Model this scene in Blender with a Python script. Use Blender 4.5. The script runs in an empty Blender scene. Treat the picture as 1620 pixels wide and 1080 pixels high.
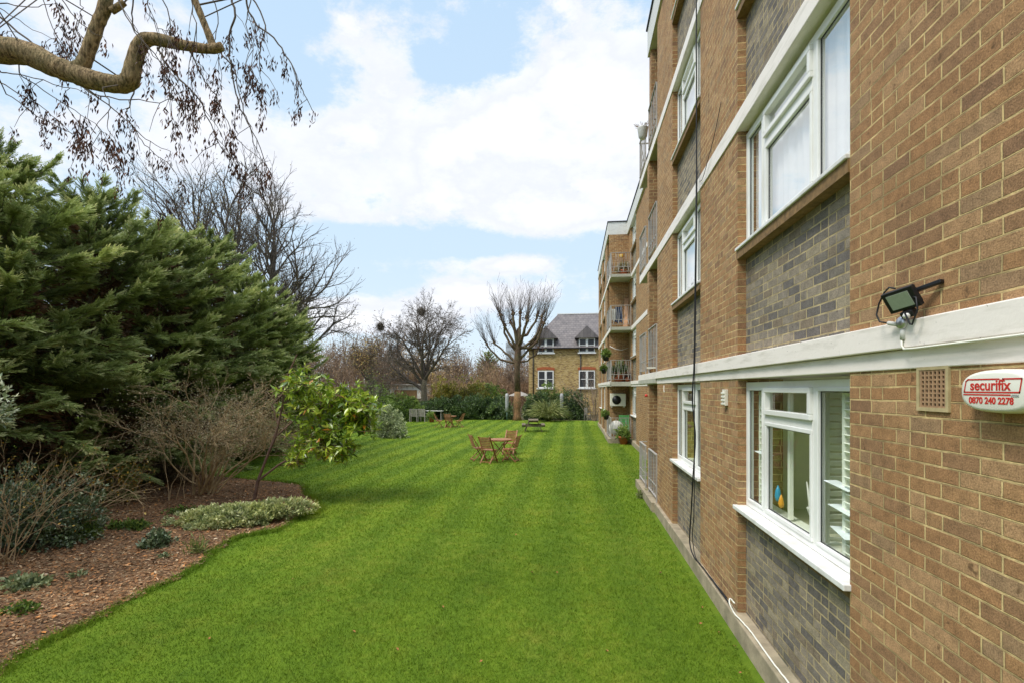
import bpy, math, random
import numpy as np
from mathutils import Vector, Matrix
sc = bpy.context.scene
COL = sc.collection
PI = math.pi
F = 800.0; T = 0.1225; TH = math.atan(T); EYE = 2.54
CT, ST = math.cos(TH), math.sin(TH)

def at(u, v, depth):
    """point seen at photo pixel (u,v) at a distance straight ahead"""
    xc = (u-810)/F; zc = (614-v)/F
    return Vector(((xc*CT-ST)*depth, (xc*ST+CT)*depth, EYE+zc*depth))
def ground(u, v, z=0.0):
    return at(u, v, (EYE-z)*F/(v-614))

# ------------------------------------------------------------------ objects
def tag(o, label=None, cat=None, group=None, kind=None):
    if label: o['label'] = label
    if cat: o['category'] = cat
    if group: o['group'] = group
    if kind: o['kind'] = kind
    return o
def empty(name, loc=(0,0,0), rz=0, label=None, cat=None, group=None):
    o = bpy.data.objects.new(name, None); COL.objects.link(o)
    o.location = loc; o.rotation_euler = (0,0,rz); o.empty_display_size = .2
    return tag(o, label, cat, group)
def link(name, me, mat, parent=None):
    if mat is not None and len(me.materials) == 0: me.materials.append(mat)
    o = bpy.data.objects.new(name, me); COL.objects.link(o)
    if parent: o.parent = parent
    return o
def copy_tree(o, parent=None):
    c = o.copy(); COL.objects.link(c)
    if parent: c.parent = parent
    for ch in list(o.children): copy_tree(ch, c)
    return c
class MB:
    def __init__(s): s.v = []; s.f = []; s.sm = []
    def add(s, vs, fs, smooth=False):
        n = len(s.v); s.v += [tuple(p) for p in vs]
        s.f += [tuple(i+n for i in f) for f in fs]; s.sm += [smooth]*len(fs); return s
    def box(s, x0,x1,y0,y1,z0,z1, M=None):
        vs = [Vector(p) for p in ((x0,y0,z0),(x1,y0,z0),(x1,y1,z0),(x0,y1,z0),(x0,y0,z1),(x1,y0,z1),(x1,y1,z1),(x0,y1,z1))]
        if M is not None: vs = [M@p for p in vs]
        return s.add(vs, [(0,3,2,1),(4,5,6,7),(0,1,5,4),(1,2,6,5),(2,3,7,6),(3,0,4,7)])
    def bar(s, a, b, w, t, up=(0,0,1)):
        a = Vector(a); b = Vector(b); d = (b-a).normalized(); up = Vector(up)
        x = d.cross(up)
        if x.length < 1e-4: x = d.cross(Vector((0,1,0)))
        x.normalize(); y = x.cross(d)
        vs = []
        for p in (a,b):
            for i,j in ((-1,-1),(1,-1),(1,1),(-1,1)): vs.append(p+x*(i*w/2)+y*(j*t/2))
        return s.add(vs, [(0,1,2,3),(7,6,5,4),(0,4,5,1),(1,5,6,2),(2,6,7,3),(3,7,4,0)])
    def tube(s, pts, rad, n=8, cap=True):
        pts = [Vector(p) for p in pts]
        if not hasattr(rad, '__len__'): rad = [rad]*len(pts)
        vs = []; fs = []; prev = None
        for i,p in enumerate(pts):
            d = (pts[min(i+1,len(pts)-1)]-pts[max(i-1,0)]).normalized()
            if prev is None:
                x = d.cross(Vector((0,0,1)));
                if x.length < .1: x = d.cross(Vector((0,1,0)))
            else: x = prev-d*prev.dot(d)
            x.normalize(); prev = x; y = d.cross(x)
            for k in range(n):
                a = 2*PI*k/n; vs.append(p+(x*math.cos(a)+y*math.sin(a))*rad[i])
        for i in range(len(pts)-1):
            for k in range(n):
                a = i*n+k; b = i*n+(k+1)%n; fs.append((a,b,b+n,a+n))
        if cap: fs.append(tuple(range(n-1,-1,-1))); fs.append(tuple((len(pts)-1)*n+k for k in range(n)))
        return s.add(vs, fs, True)
    def lathe(s, prof, c=(0,0,0), n=20):
        vs = []; fs = []
        for r,z in prof:
            for k in range(n):
                a = 2*PI*k/n; vs.append((c[0]+r*math.cos(a), c[1]+r*math.sin(a), c[2]+z))
        for i in range(len(prof)-1):
            for k in range(n):
                a = i*n+k; b = i*n+(k+1)%n; fs.append((a,b,b+n,a+n))
        fs.append(tuple(range(n-1,-1,-1))); fs.append(tuple((len(prof)-1)*n+k for k in range(n)))
        return s.add(vs, fs, True)
    def mesh(s, name, bevel=0):
        me = bpy.data.meshes.new(name); me.from_pydata([tuple(v) for v in s.v], [], s.f)
        me.polygons.foreach_set('use_smooth', s.sm); me.update(); return me
    def build(s, name, mat, parent=None, bevel=0, M=None):
        o = link(name, s.mesh(name), mat, parent)
        if M is not None: o.matrix_local = M
        if bevel:
            m = o.modifiers.new('bevel','BEVEL'); m.width = bevel; m.segments = 2; m.limit_method = 'ANGLE'
        return o
def fast_mesh(name, V, k, tint=None, smooth=False, Fc=None):
    """V (n,3); faces of k consecutive verts unless Fc given"""
    V = np.asarray(V, dtype=np.float32).reshape(-1,3)
    if Fc is None: Fc = np.arange(len(V)).reshape(-1,k)
    m = len(Fc)
    me = bpy.data.meshes.new(name)
    me.vertices.add(len(V)); me.vertices.foreach_set('co', V.ravel())
    me.loops.add(m*k); me.loops.foreach_set('vertex_index', Fc.astype(np.int32).ravel())
    me.polygons.add(m); me.polygons.foreach_set('loop_start', np.arange(m, dtype=np.int32)*k)
    if smooth: me.polygons.foreach_set('use_smooth', np.ones(m, dtype=bool))
    if tint is not None:
        a = me.attributes.new('tint', 'FLOAT', 'POINT'); a.data.foreach_set('value', np.asarray(tint, dtype=np.float32).ravel())
    me.update(calc_edges=True); return me
def seg_mesh(name, S, sides=4, smooth=True):
    """S rows: ax ay az bx by bz ra rb -> tapered frusta"""
    S = np.asarray(S, dtype=np.float64).reshape(-1,8)
    A, B, ra, rb = S[:,0:3], S[:,3:6], S[:,6], S[:,7]
    d = B-A; L = np.linalg.norm(d,axis=1,keepdims=True)+1e-9; d = d/L
    h = np.where(np.abs(d[:,2:3])>.9, np.array([[0,1.,0]]), np.array([[0,0,1.]]))
    x = np.cross(d,h); x /= np.linalg.norm(x,axis=1,keepdims=True); y = np.cross(d,x)
    m = len(S); V = np.zeros((m,2*sides,3))
    for k in range(sides):
        a = 2*PI*k/sides; o = x*math.cos(a)+y*math.sin(a)
        V[:,k] = A+o*ra[:,None]-d*(ra[:,None]*.2); V[:,sides+k] = B+o*rb[:,None]
    Fc = np.array([[k,(k+1)%sides,(k+1)%sides+sides,k+sides] for k in range(sides)])
    Fc = (Fc[None]+(np.arange(m)*2*sides)[:,None,None]).reshape(-1,4)
    return fast_mesh(name, V.reshape(-1,3), 4, smooth=smooth, Fc=Fc)
def unit(a): return a/(np.linalg.norm(a,axis=1,keepdims=True)+1e-9)
def leaf_mesh(name, P, D, L, W, rng, tint=None, fold=.25, up=None):
    """rhombic leaves: base P, direction D, length L, width W (two triangles folded on the midrib)"""
    P = np.asarray(P); D = unit(np.asarray(D)); n = len(P)
    L = np.broadcast_to(L,(n,))[:,None]; W = np.broadcast_to(W,(n,))[:,None]
    r = rng.normal(size=(n,3)) if up is None else np.asarray(up)+rng.normal(size=(n,3))*.35
    S = unit(np.cross(D,r)); N = np.cross(S,D)
    V = np.zeros((n,4,3))
    V[:,0] = P; V[:,1] = P+D*L*.45+S*W*.5+N*W*fold; V[:,2] = P+D*L; V[:,3] = P+D*L*.45-S*W*.5+N*W*fold
    Fc = np.array([[0,1,2],[0,2,3]]); Fc = (Fc[None]+(np.arange(n)*4)[:,None,None]).reshape(-1,3)
    if tint is None: tint = rng.random(n)
    return fast_mesh(name, V.reshape(-1,3), 3, tint=np.repeat(tint,4), Fc=Fc)

# ------------------------------------------------------------------ materials
class NT:
    def __init__(s, name):
        s.m = bpy.data.materials.new(name); s.m.use_nodes = True; s.t = s.m.node_tree
        s.t.nodes.clear(); s.out = s.t.nodes.new('ShaderNodeOutputMaterial')
    def n(s, ty, props=None, **ins):
        nd = s.t.nodes.new(ty)
        for k,v in (props or {}).items(): setattr(nd, k, v)
        for k,v in ins.items():
            key = int(k[1:]) if k[0]=='i' and k[1:].isdigit() else k.replace('_',' ')
            s.set(nd.inputs[key], v)
        return nd
    def set(s, sock, v):
        if hasattr(v,'is_output') or isinstance(v, bpy.types.NodeSocket): s.t.links.new(v, sock)
        elif isinstance(v, bpy.types.Node): s.t.links.new(v.outputs[0], sock)
        else:
            if sock.type=='RGBA' and len(v)==3: v = (*v,1)
            sock.default_value = v
    def math(s, op, a, b=0.0, c=None, clamp=False):
        nd = s.n('ShaderNodeMath', {'operation':op,'use_clamp':clamp}, i0=a, i1=b)
        if c is not None: s.set(nd.inputs[2], c)
        return nd.outputs[0]
    def mix(s, f, a, b, mode='MIX'):
        nd = s.n('ShaderNodeMix', {'data_type':'RGBA','blend_type':mode})
        s.set(nd.inputs[0], f); s.set(nd.inputs[6], a); s.set(nd.inputs[7], b)
        return nd.outputs[2]
    def ramp(s, f, stops, interp='LINEAR'):
        nd = s.n('ShaderNodeValToRGB', i0=f); cr = nd.color_ramp; cr.interpolation = interp
        while len(cr.elements) < len(stops): cr.elements.new(.5)
        for e,(p,c) in zip(cr.elements, stops):
            e.position = p; e.color = (*c,1) if len(c)==3 else c
        return nd.outputs[0]
    def noise(s, scale, detail=4, rough=.55, vec=None, out=0, **k):
        nd = s.n('ShaderNodeTexNoise', Scale=scale, Detail=float(detail), Roughness=rough, **k)
        s.set(nd.inputs['Vector'], vec if vec is not None else s.pos())
        return nd.outputs[out]
    def pos(s):
        if not hasattr(s,'_p'): s._p = s.n('ShaderNodeNewGeometry')
        return s._p.outputs['Position']
    def obj(s):
        return s.n('ShaderNodeTexCoord').outputs['Object']
    def mapr(s, v, a, b, c=0., d=1.):
        return s.n('ShaderNodeMapRange', i0=v, i1=a, i2=b, i3=c, i4=d).outputs[0]
    def bump(s, h, strength=.5, dist=.01):
        return s.n('ShaderNodeBump', Strength=strength, Distance=dist, Height=h).outputs[0]
    def pbr(s, col, rough=.8, bump=None, metal=0., spec=.5, **k):
        b = s.n('ShaderNodeBsdfPrincipled', Base_Color=col, Roughness=rough, Metallic=metal)
        b.inputs['Specular IOR Level'].default_value = spec
        for kk,v in k.items(): s.set(b.inputs[kk.replace('_',' ')], v)
        if bump is not None: s.set(b.inputs['Normal'], bump)
        s.t.links.new(b.outputs[0], s.out.inputs[0]); return s.m

def simple(name, col, rough=.6, var=.18, scale=6, metal=0., bumps=.0, spec=.4, dirt=None, objspace=False):
    t = NT(name); vec = t.obj() if objspace else None
    nz = t.noise(scale, 5, .6, vec); k = t.mapr(nz, .3,.7, 1-var, 1+var)
    c = t.n('ShaderNodeVectorMath', {'operation':'SCALE'}, i0=tuple(col)); t.set(c.inputs['Scale'], k)
    c = c.outputs[0]
    if dirt: 
        d = t.ramp(t.noise(scale*.35, 6, .65, vec), [(.45,(0,0,0)),(.75,(1,1,1))]); c = t.mix(t.math('MULTIPLY', d, dirt[1]), c, dirt[0])
    b = t.bump(t.noise(scale*8,4,.6,vec), bumps, .01) if bumps else None
    return t.pbr(c, rough, b, metal, spec)

def brick_mat(name, stops, mortar, bw=.225, bh=.075, joint=.0105, stain=.35, moss=0.0):
    t = NT(name); g = t.n('ShaderNodeNewGeometry'); p = t.n('ShaderNodeSeparateXYZ', i0=g.outputs['Position'])
    nn = t.n('ShaderNodeSeparateXYZ', i0=g.outputs['True Normal'])
    isx = t.math('GREATER_THAN', t.math('ABSOLUTE', nn.outputs[0]), .5)
    wob = t.noise(14, 3, .6, g.outputs['Position']); wob2 = t.noise(2.2, 2, .5, g.outputs['Position'])
    u = t.math('ADD', t.math('MULTIPLY', p.outputs[1], isx), t.math('MULTIPLY', p.outputs[0], t.math('SUBTRACT',1.,isx)))
    u = t.math('ADD', u, t.math('MULTIPLY', t.math('SUBTRACT', wob, .5), .006))
    v = t.math('ADD', p.outputs[2], t.math('MULTIPLY', t.math('SUBTRACT', wob2, .5), .012))
    v = t.math('ADD', v, t.math('MULTIPLY', t.math('SUBTRACT', wob, .5), .004))
    vv = t.math('DIVIDE', v, bh); row = t.math('FLOOR', vv)
    rr = t.math('FLOORED_MODULO', row, 2.)
    rj = t.n('ShaderNodeTexWhiteNoise', {'noise_dimensions':'1D'}, W=row).outputs[0]
    uu = t.math('ADD', t.math('DIVIDE', u, bw), t.math('ADD', t.math('MULTIPLY', rr, .5), t.math('MULTIPLY', rj, .07)))
    col = t.math('FLOOR', uu); fx = t.math('FRACT', uu); fy = t.math('FRACT', vv)
    cv = t.n('ShaderNodeCombineXYZ', i0=col, i1=row).outputs[0]
    wn = t.n('ShaderNodeTexWhiteNoise', {'noise_dimensions':'2D'}, Vector=cv)
    # some bricks are laid as two headers
    split = t.math('GREATER_THAN', t.n('ShaderNodeSeparateColor', i0=wn.outputs[1]).outputs[1], .86)
    dh = t.math('ABSOLUTE', t.math('SUBTRACT', fx, .5))
    dx = t.math('MINIMUM', fx, t.math('SUBTRACT', 1., fx))
    dx = t.math('MINIMUM', dx, t.math('ADD', dh, t.math('MULTIPLY', t.math('SUBTRACT',1.,split), 5.)))
    dy = t.math('MINIMUM', fy, t.math('SUBTRACT', 1., fy))
    d = t.math('MINIMUM', t.math('MULTIPLY', dx, bw), t.math('MULTIPLY', dy, bh))
    # ragged arrises
    d = t.math('ADD', d, t.math('MULTIPLY', t.math('SUBTRACT', t.noise(60,3,.6,g.outputs['Position']), .5), .003))
    mask = t.mapr(d, joint*.42, joint*.42+.002)
    half = t.math('ADD', wn.outputs[0], t.math('MULTIPLY', t.math('MULTIPLY', split, t.math('GREATER_THAN', fx, .5)), .37))
    half = t.math('FRACT', half)
    bc = t.ramp(half, stops, 'CONSTANT')
    # variation inside each brick
    sp = t.noise(120, 4, .7, g.outputs['Position']); md = t.noise(17, 4, .6, g.outputs['Position'])
    k = t.math('ADD', t.mapr(sp,.3,.7,-.45,.45), t.mapr(md,.3,.7,-.22,.22))
    k = t.math('ADD', k, 1.)
    sc_ = t.n('ShaderNodeVectorMath', {'operation':'SCALE'}, i0=bc); t.set(sc_.inputs['Scale'], k)
    # dark kiln marks at some brick ends
    kiln = t.ramp(t.noise(9, 3, .7, g.outputs['Position']), [(.66,(0,0,0)),(.72,(1,1,1))])
    bcol = t.mix(t.math('MULTIPLY', kiln, .75), sc_.outputs[0], tuple(c*.35 for c in stops[0][1]))
    mk = t.n('ShaderNodeVectorMath', {'operation':'SCALE'}, i0=mortar); t.set(mk.inputs['Scale'], t.mapr(md,.3,.7,.75,1.15))
    # patches of bed joint weathered dark
    wj = t.ramp(t.noise(3.1,4,.6,g.outputs['Position']), [(.5,(0,0,0)),(.62,(1,1,1))])
    mc = t.mix(t.math('MULTIPLY', wj, .6), mk.outputs[0], tuple(c*.38 for c in mortar))
    c = t.mix(mask, mc, bcol)
    st = t.ramp(t.noise(.9, 5, .6, g.outputs['Position']), [(.4,(0,0,0)),(.7,(1,1,1))])
    c = t.mix(t.math('MULTIPLY', st, stain), c, t.mix(1., c, (.62,.58,.55), 'MULTIPLY'))
    if moss:
        gm = t.math('MULTIPLY', t.mapr(p.outputs[2], .2, 1.1, 1., 0.), t.ramp(t.noise(1.7,5,.65,g.outputs['Position']), [(.5,(0,0,0)),(.68,(1,1,1))]))
        c = t.mix(t.math('MULTIPLY', gm, moss), c, (.10,.13,.03))
    # bed joint shadow painted into the colour along the upper edge, broken by noise
    joint_shade = t.math('MULTIPLY', t.mapr(fy, .90, .965), t.ramp(t.noise(4.3,4,.7,g.outputs['Position']), [(.40,(0,0,0)),(.58,(1,1,1))]))
    c = t.mix(t.math('MULTIPLY', joint_shade, .72), c, tuple(x*.22 for x in stops[0][1]))
    h = t.math('ADD', t.math('MULTIPLY', mask, 1.), t.math('MULTIPLY', sp, .35))
    h = t.math('ADD', h, t.math('MULTIPLY', md, .35))
    return t.pbr(c, .88, t.bump(h, 1., .011), spec=.25)

M = {}
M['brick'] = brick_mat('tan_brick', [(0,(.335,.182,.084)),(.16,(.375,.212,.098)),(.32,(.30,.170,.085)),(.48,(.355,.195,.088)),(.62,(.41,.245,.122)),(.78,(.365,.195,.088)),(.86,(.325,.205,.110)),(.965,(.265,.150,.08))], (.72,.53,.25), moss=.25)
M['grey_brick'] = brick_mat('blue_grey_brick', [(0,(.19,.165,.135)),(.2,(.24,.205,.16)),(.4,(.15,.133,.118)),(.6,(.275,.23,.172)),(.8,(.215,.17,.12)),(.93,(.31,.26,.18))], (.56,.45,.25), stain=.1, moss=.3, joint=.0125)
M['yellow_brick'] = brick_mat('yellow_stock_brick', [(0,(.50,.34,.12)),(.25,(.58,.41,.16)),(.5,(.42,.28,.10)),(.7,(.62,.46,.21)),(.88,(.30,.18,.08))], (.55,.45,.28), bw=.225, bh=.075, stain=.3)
def white_mat(name, col=(.86,.79,.72), s=.6):
    t = NT(name); p = t.pos()
    mp = t.n('ShaderNodeMapping', i0=p); mp.inputs['Scale'].default_value = (6,2,14)
    streak = t.ramp(t.noise(1.2, 6, .65, mp.outputs[0]), [(.5,(0,0,0)),(.8,(1,1,1))])
    spots = t.ramp(t.noise(45, 3, .6), [(.68,(0,0,0)),(.74,(1,1,1))])
    c = t.mix(t.math('MULTIPLY', streak, s), col, (.40,.36,.27)); c = t.mix(t.math('MULTIPLY', spots, .75), c, (.22,.19,.14))
    return t.pbr(c, .55, t.bump(t.noise(30,5,.6), .25, .006), spec=.4)
M['band'] = white_mat('painted_concrete')
M['fascia'] = white_mat('weathered_fascia', (.66,.65,.61), .6)
M['upvc'] = simple('white_upvc', (.84,.84,.80), .3, .04, 3, spec=.5, dirt=((.5,.46,.38), .45))
M['sill'] = simple('white_sill', (.76,.75,.71), .4, .06, 12, dirt=((.3,.27,.2), .5))
M['timber'] = simple('weathered_timber', (.22,.13,.05), .75, .4, 20, bumps=.3)
M['conc'] = simple('concrete', (.34,.28,.19), .9, .3, 5, bumps=.5, dirt=((.13,.13,.07), .6))
M['soffit'] = simple('painted_soffit', (.42,.41,.33), .8, .1, 3)
M['felt'] = simple('roof_felt', (.035,.036,.04), .8, .3, 8)
M['rail'] = simple('pale_railing', (.42,.40,.37), .5, .12, 10, dirt=((.3,.2,.12), .4))
M['whitepaint'] = simple('white_paint', (.78,.77,.73), .45, .08, 8)
M['room'] = simple('cream_room_wall', (.80,.79,.60), .9, .1, 1.5)
M['louvre'] = simple('white_louvre', (.90,.91,.80), .5, .03, 3)
M['curtain'] = simple('net_curtain', (.97,.97,.98), .9, .05, 2)
M['black'] = simple('black_plastic', (.012,.012,.014), .45, .3, 20)
M['cable'] = simple('black_cable', (.01,.01,.012), .5, .2, 20)
M['greymetal'] = simple('grey_metal', (.30,.31,.31), .45, .15, 12, metal=.3)
M['chrome'] = simple('worn_steel', (.55,.55,.56), .3, .15, 30, metal=.8)
M['boxwhite'] = simple('off_white_plastic', (.78,.76,.66), .35, .03, 4)
M['red'] = simple('red_print', (.55,.03,.02), .5, .05, 20)
M['greytext'] = simple('grey_print', (.35,.36,.33), .5, .05, 20)
M['teracotta'] = simple('teracotta_brick', (.40,.11,.04), .8, .25, 30)
M['dark'] = simple('dark_interior', (.02,.02,.02), .9, .1, 3)
M['paper'] = simple('white_paper', (.80,.84,.88), .6, .03, 3)
M['orange'] = simple('orange_glass', (.8,.35,.03), .3, .1, 30)
M['blue'] = simple('blue_glass', (.03,.3,.5), .3, .1, 30)
M['lens'] = simple('lamp_glass', (.33,.38,.30), .15, .06, 60, spec=.6)
M['ac'] = simple('cream_casing', (.72,.69,.58), .5, .05, 6)
M['greenpl'] = simple('green_plastic', (.10,.42,.12), .4, .08, 8)
M['greypl'] = simple('pale_grey_plastic', (.62,.61,.55), .45, .05, 8)
def glass_mat(name, tint=(.95,.98,.94), base=.0):
    t = NT(name)
    g = t.n('ShaderNodeNewGeometry')
    dp = t.n('ShaderNodeVectorMath', {'operation':'DOT_PRODUCT'}, i0=g.outputs['Incoming'], i1=g.outputs['Normal']).outputs['Value']
    fr = t.math('POWER', t.math('SUBTRACT', 1., t.math('ABSOLUTE', dp)), 5.)      # Schlick, same from both sides
    f = t.math('ADD', t.math('MULTIPLY', fr, .9), base+.06, clamp=True)
    gl = t.n('ShaderNodeBsdfGlossy', Color=(.95,.97,.95), Roughness=.015)
    wv = t.noise(1.5, 2, .5); t.set(gl.inputs['Normal'], t.bump(wv, .06, .02))
    tr = t.n('ShaderNodeBsdfTransparent', Color=tint)
    mx = t.n('ShaderNodeMixShader', i0=f); t.t.links.new(tr.outputs[0], mx.inputs[1]); t.t.links.new(gl.outputs[0], mx.inputs[2])
    t.t.links.new(mx.outputs[0], t.out.inputs[0]); return t.m
M['glass'] = glass_mat('window_glass')
M['glass_up'] = glass_mat('upper_window_glass', (.97,.98,.98), .30)
M['darkpane'] = simple('dark_pane', (.045,.045,.05), .25, .3, 2, spec=.5)
def tile_mat():
    t = NT('slate_tiles'); o = t.obj()
    br = t.n('ShaderNodeTexBrick', Vector=o, Color1=(.11,.095,.098), Color2=(.19,.165,.16), Mortar=(.03,.028,.03), Scale=1.)
    br.inputs['Brick Width'].default_value = .34; br.inputs['Row Height'].default_value = .22; br.inputs['Mortar Size'].default_value = .018
    return t.pbr(t.mix(.4, br.outputs[0], t.ramp(t.noise(2.,5),[(.3,(.09,.08,.08)),(.7,(.24,.205,.185))])), .7, t.bump(br.outputs[1], -.5, .03))
M['slate'] = tile_mat()
# ------------------------------------------------------------------ the block of flats
FL = [.2, 2.88, 5.40, 7.85]          # top of the slab each storey stands on
CE = [2.64, 5.22, 7.68, 10.05]       # underside of the band over each storey
flats = empty('block_of_flats', (1.7,0,0), 0, 'long four storey tan brick flats with white floor bands right of the lawn', 'building')
def fp(name, mb, mat, parent=flats, bevel=0):
    me = mb.mesh(name); me.transform(Matrix.Translation((-1.7,0,0)) if parent is flats else Matrix.Identity(4))
    o = link(name, me, mat, parent)
    if bevel:
        m = o.modifiers.new('bevel','BEVEL'); m.width = bevel; m.segments = 2; m.limit_method = 'ANGLE'
    return o
RND = random.Random(4)

def window_bay(X, y0, y1, storey, near_wide=True, shutters=False, fan=.30):
    """window with mullions over a grey brick panel, set between two piers"""
    z0 = 1.33 if storey == 0 else FL[storey]+1.12
    z1 = CE[storey]-.035
    xg = X+.085
    pn = MB().box(xg, xg+.2, y0, y1, FL[storey]-(.0 if storey==0 else .0), z0-.12)
    fp('grey_brick_panel', pn, M['grey_brick'])
    w = y1-y0
    ya, yb = (y1-w*.235, y0+w*.30) if near_wide else (y1-w*.30, y0+w*.235)   # far and near mullions
    fr = MB(); d0, d1 = xg, xg+.06
    fw = .055
    def ring(a, b, c, d, f=fw, x0=d0, x1=d1):
        fr.box(x0,x1,a,b,c,c+f); fr.box(x0,x1,a,b,d-f,d); fr.box(x0,x1,a,a+f,c+f,d-f); fr.box(x0,x1,b-f,b,c+f,d-f)
    ring(y0, y1, z0, z1)
    for yy in (ya, yb): fr.box(d0-.001, d1, yy-.03, yy+.03, z0+fw, z1-fw)
    zf = z1-fan-.04
    fr.box(d0-.002, d1, yb+.03, ya-.03, zf-.035, zf+.035)
    ring(yb+.03, ya-.03, zf+.035, z1-fw, .045, d0-.028, d0+.03)            # opening fanlight proud of the frame
    ring(yb+.03, ya-.03, z0+fw, zf-.035, .035, d0-.012, d0+.03)
    ring(ya+.03, y1-fw, z0+fw, z1-fw, .028, d0-.008, d0+.03); ring(y0+fw, yb-.03, z0+fw, z1-fw, .028, d0-.008, d0+.03)
    f = fp('window', fr, M['upvc'], bevel=.005)
    f.parent = flats
    def sub(name, mb, mat, bevel=0):
        me = mb.mesh(name); me.transform(Matrix.Translation((-1.7,0,0))); o = link(name, me, mat, f)
        if bevel:
            m = o.modifiers.new('bevel','BEVEL'); m.width = bevel; m.segments = 2; m.limit_method='ANGLE'
        return o
    gasket = MB()
    xp = d0+.02
    for a,b,c,d in ((ya+.03,y1-fw,z0+fw,z1-fw),(yb+.03,ya-.03,z0+fw,zf-.035),(yb+.03,ya-.03,zf+.035,z1-fw),(y0+fw,yb-.03,z0+fw,z1-fw)):
        pm = MB().add([(xp,a,c),(xp,a,d),(xp,b,d),(xp,b,c)], [(0,1,2,3)])
        sub('pane', pm, M['glass'] if storey == 0 else M['glass_up'])
        i = .028 if a != yb+.03 else .036
        for q in ((a+i,b-i,c+i,c+i+.007),(a+i,b-i,d-i-.007,d-i),(a+i,a+i+.007,c+i,d-i),(b-i-.007,b-i,c+i,d-i)):
            gasket.box(xp-.006, xp-.001, *q)
    sub('gasket', gasket, M['black'])
    if storey == 0:
        sub('window_sill', MB().box(X-.045, xg+.02, y0-.015, y1+.02, z0-.045, z0-.004), M['sill'], .006)
        fp('brick_ledge', MB().box(X+.035, xg+.2, y0, y1, z0-.12, z0-.047), M['timber'])
    else:
        sub('window_sill', MB().box(X-.03, xg+.02, y0, y1, z0-.035, z0-.004), M['sill'], .006)
        fp('timber_sill', MB().box(X-.012, xg+.2, y0, y1, z0-.12, z0-.037), M['timber'])
    if shutters or storey == 0:
        rm = MB(); xb = xg+.9      # a shallow room behind the glass, open to the front
        rm.add([(xg+.21,y0-.3,z0-.1),(xg+.21,y1+.3,z0-.1),(xb,y1+.3,z0-.1),(xb,y0-.3,z0-.1)],[(0,1,2,3)])
        rm.add([(xb,y0-.3,z0-.1),(xb,y1+.3,z0-.1),(xb,y1+.3,z1+.03),(xb,y0-.3,z1+.03)],[(0,1,2,3)])
        rm.add([(xg+.21,y1+.3,z0-.1),(xg+.21,y1+.3,z1+.03),(xb,y1+.3,z1+.03),(xb,y1+.3,z0-.1)],[(0,1,2,3)])
        rm.add([(xg+.21,y0-.3,z0-.1),(xb,y0-.3,z0-.1),(xb,y0-.3,z1+.03),(xg+.21,y0-.3,z1+.03)],[(0,1,2,3)])
        rm.add([(xg+.21,y0-.3,z1+.03),(xb,y0-.3,z1+.03),(xb,y1+.3,z1+.03),(xg+.21,y1+.3,z1+.03)],[(0,1,2,3)])
        sub('room_lining', rm, M['room'])
        sub('inner_sill', MB().box(xg+.07, xg+.26, y0, y1, z0-.02, z0+.015), M['louvre'])
    else:
        cu = MB(); n = 60; vs = []
        for k in range(n+1):
            yy = y0+w*k/n; xx = xg+.095+.012*math.sin(k*1.7)+.008*math.sin(k*.63)
            vs += [(xx,yy,z0-.08),(xx,yy,z1+.03)]
        cu.add(vs, [(2*k,2*k+1,2*k+3,2*k+2) for k in range(n)], True); sub('net_curtain', cu, M['curtain'])
    if shutters:
        # white plantation shutters folded open at each side of the room
        for (ys, ye, xo) in ((y0+.02, y0+.44, .085), (y1-.40, y1-.12, .085)):
            sh = MB()
            sh.box(xg+xo, xg+xo+.03, ys, ys+.045, z0+.03, z1-.02); sh.box(xg+xo, xg+xo+.03, ye-.045, ye, z0+.03, z1-.02)
            zz = z0+.06
            while zz < z1-.06:
                Mx = Matrix.Translation((xg+xo+.015, 0, zz)) @ Matrix.Rotation(math.radians(38), 4, 'Y')
                sh.box(-.034,.034, ys+.045, ye-.045, -.004,.004, Mx); zz += .058
            sub('plantation_shutter', sh, M['louvre'])
        sh = MB()                                                   # the leaf folded inward, seen edge on
        ym = yb+.10
        sh.box(xg+.12, xg+.15, ym, ym+.035, z0+.03, z1-.02); sh.box(xg+.42, xg+.45, ym, ym+.035, z0+.03, z1-.02)
        zz = z0+.06
        while zz < z1-.06:
            Mx = Matrix.Translation((0, ym+.017, zz)) @ Matrix.Rotation(math.radians(-38), 4, 'X')
            sh.box(xg+.15, xg+.42, -.034,.034, -.004,.004, Mx); zz += .058
        sub('plantation_shutter', sh, M['louvre'])
        sh = MB().box(xg+.14, xg+.17, ya-.22, ya-.17, z0+.03, z1-.02)
        sub('shutter_stile', sh, M['louvre'])
    else:
        if storey == 0:
            sub('net_curtain', MB().box(xg+.5, xg+.51, y0+w*.55, y1, z0, z1), M['curtain'])
    return f

XB = 9.0
def piers(X, spans, name='brick_wall'):
    m = MB()
    for a,b in spans: m.box(X, X+.45, a, b, .2, 10.05)
    return fp(name, m, M['brick'])
def bands(X, a, b, lip=True, xin=.8, skip0=False):
    for i,(z0,z1) in enumerate(((2.64,2.88),(5.22,5.40),(7.68,7.85))):
        m = MB()
        if i == 0:
            m.box(X-.012, X+xin, a, b, z0, z0+.1); m.box(X-.045, X+xin, a-.001, b+.001, z0+.103, z1)
        else: m.box(X-.015, X+xin, a, b, z0, z1)
        fp('floor_band', m, M['band'], bevel=.006)
# ---- near wing
A0 = -5.0
piers(1.7, [(A0,3.37),(5.54,7.11),(9.06,10.67)])
for s in range(4):
    window_bay(1.7, 3.37, 5.54, s, True, shutters=(s==0))
    window_bay(1.7, 7.11, 9.06, s, True)
bands(1.7, A0, 10.67)
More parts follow.
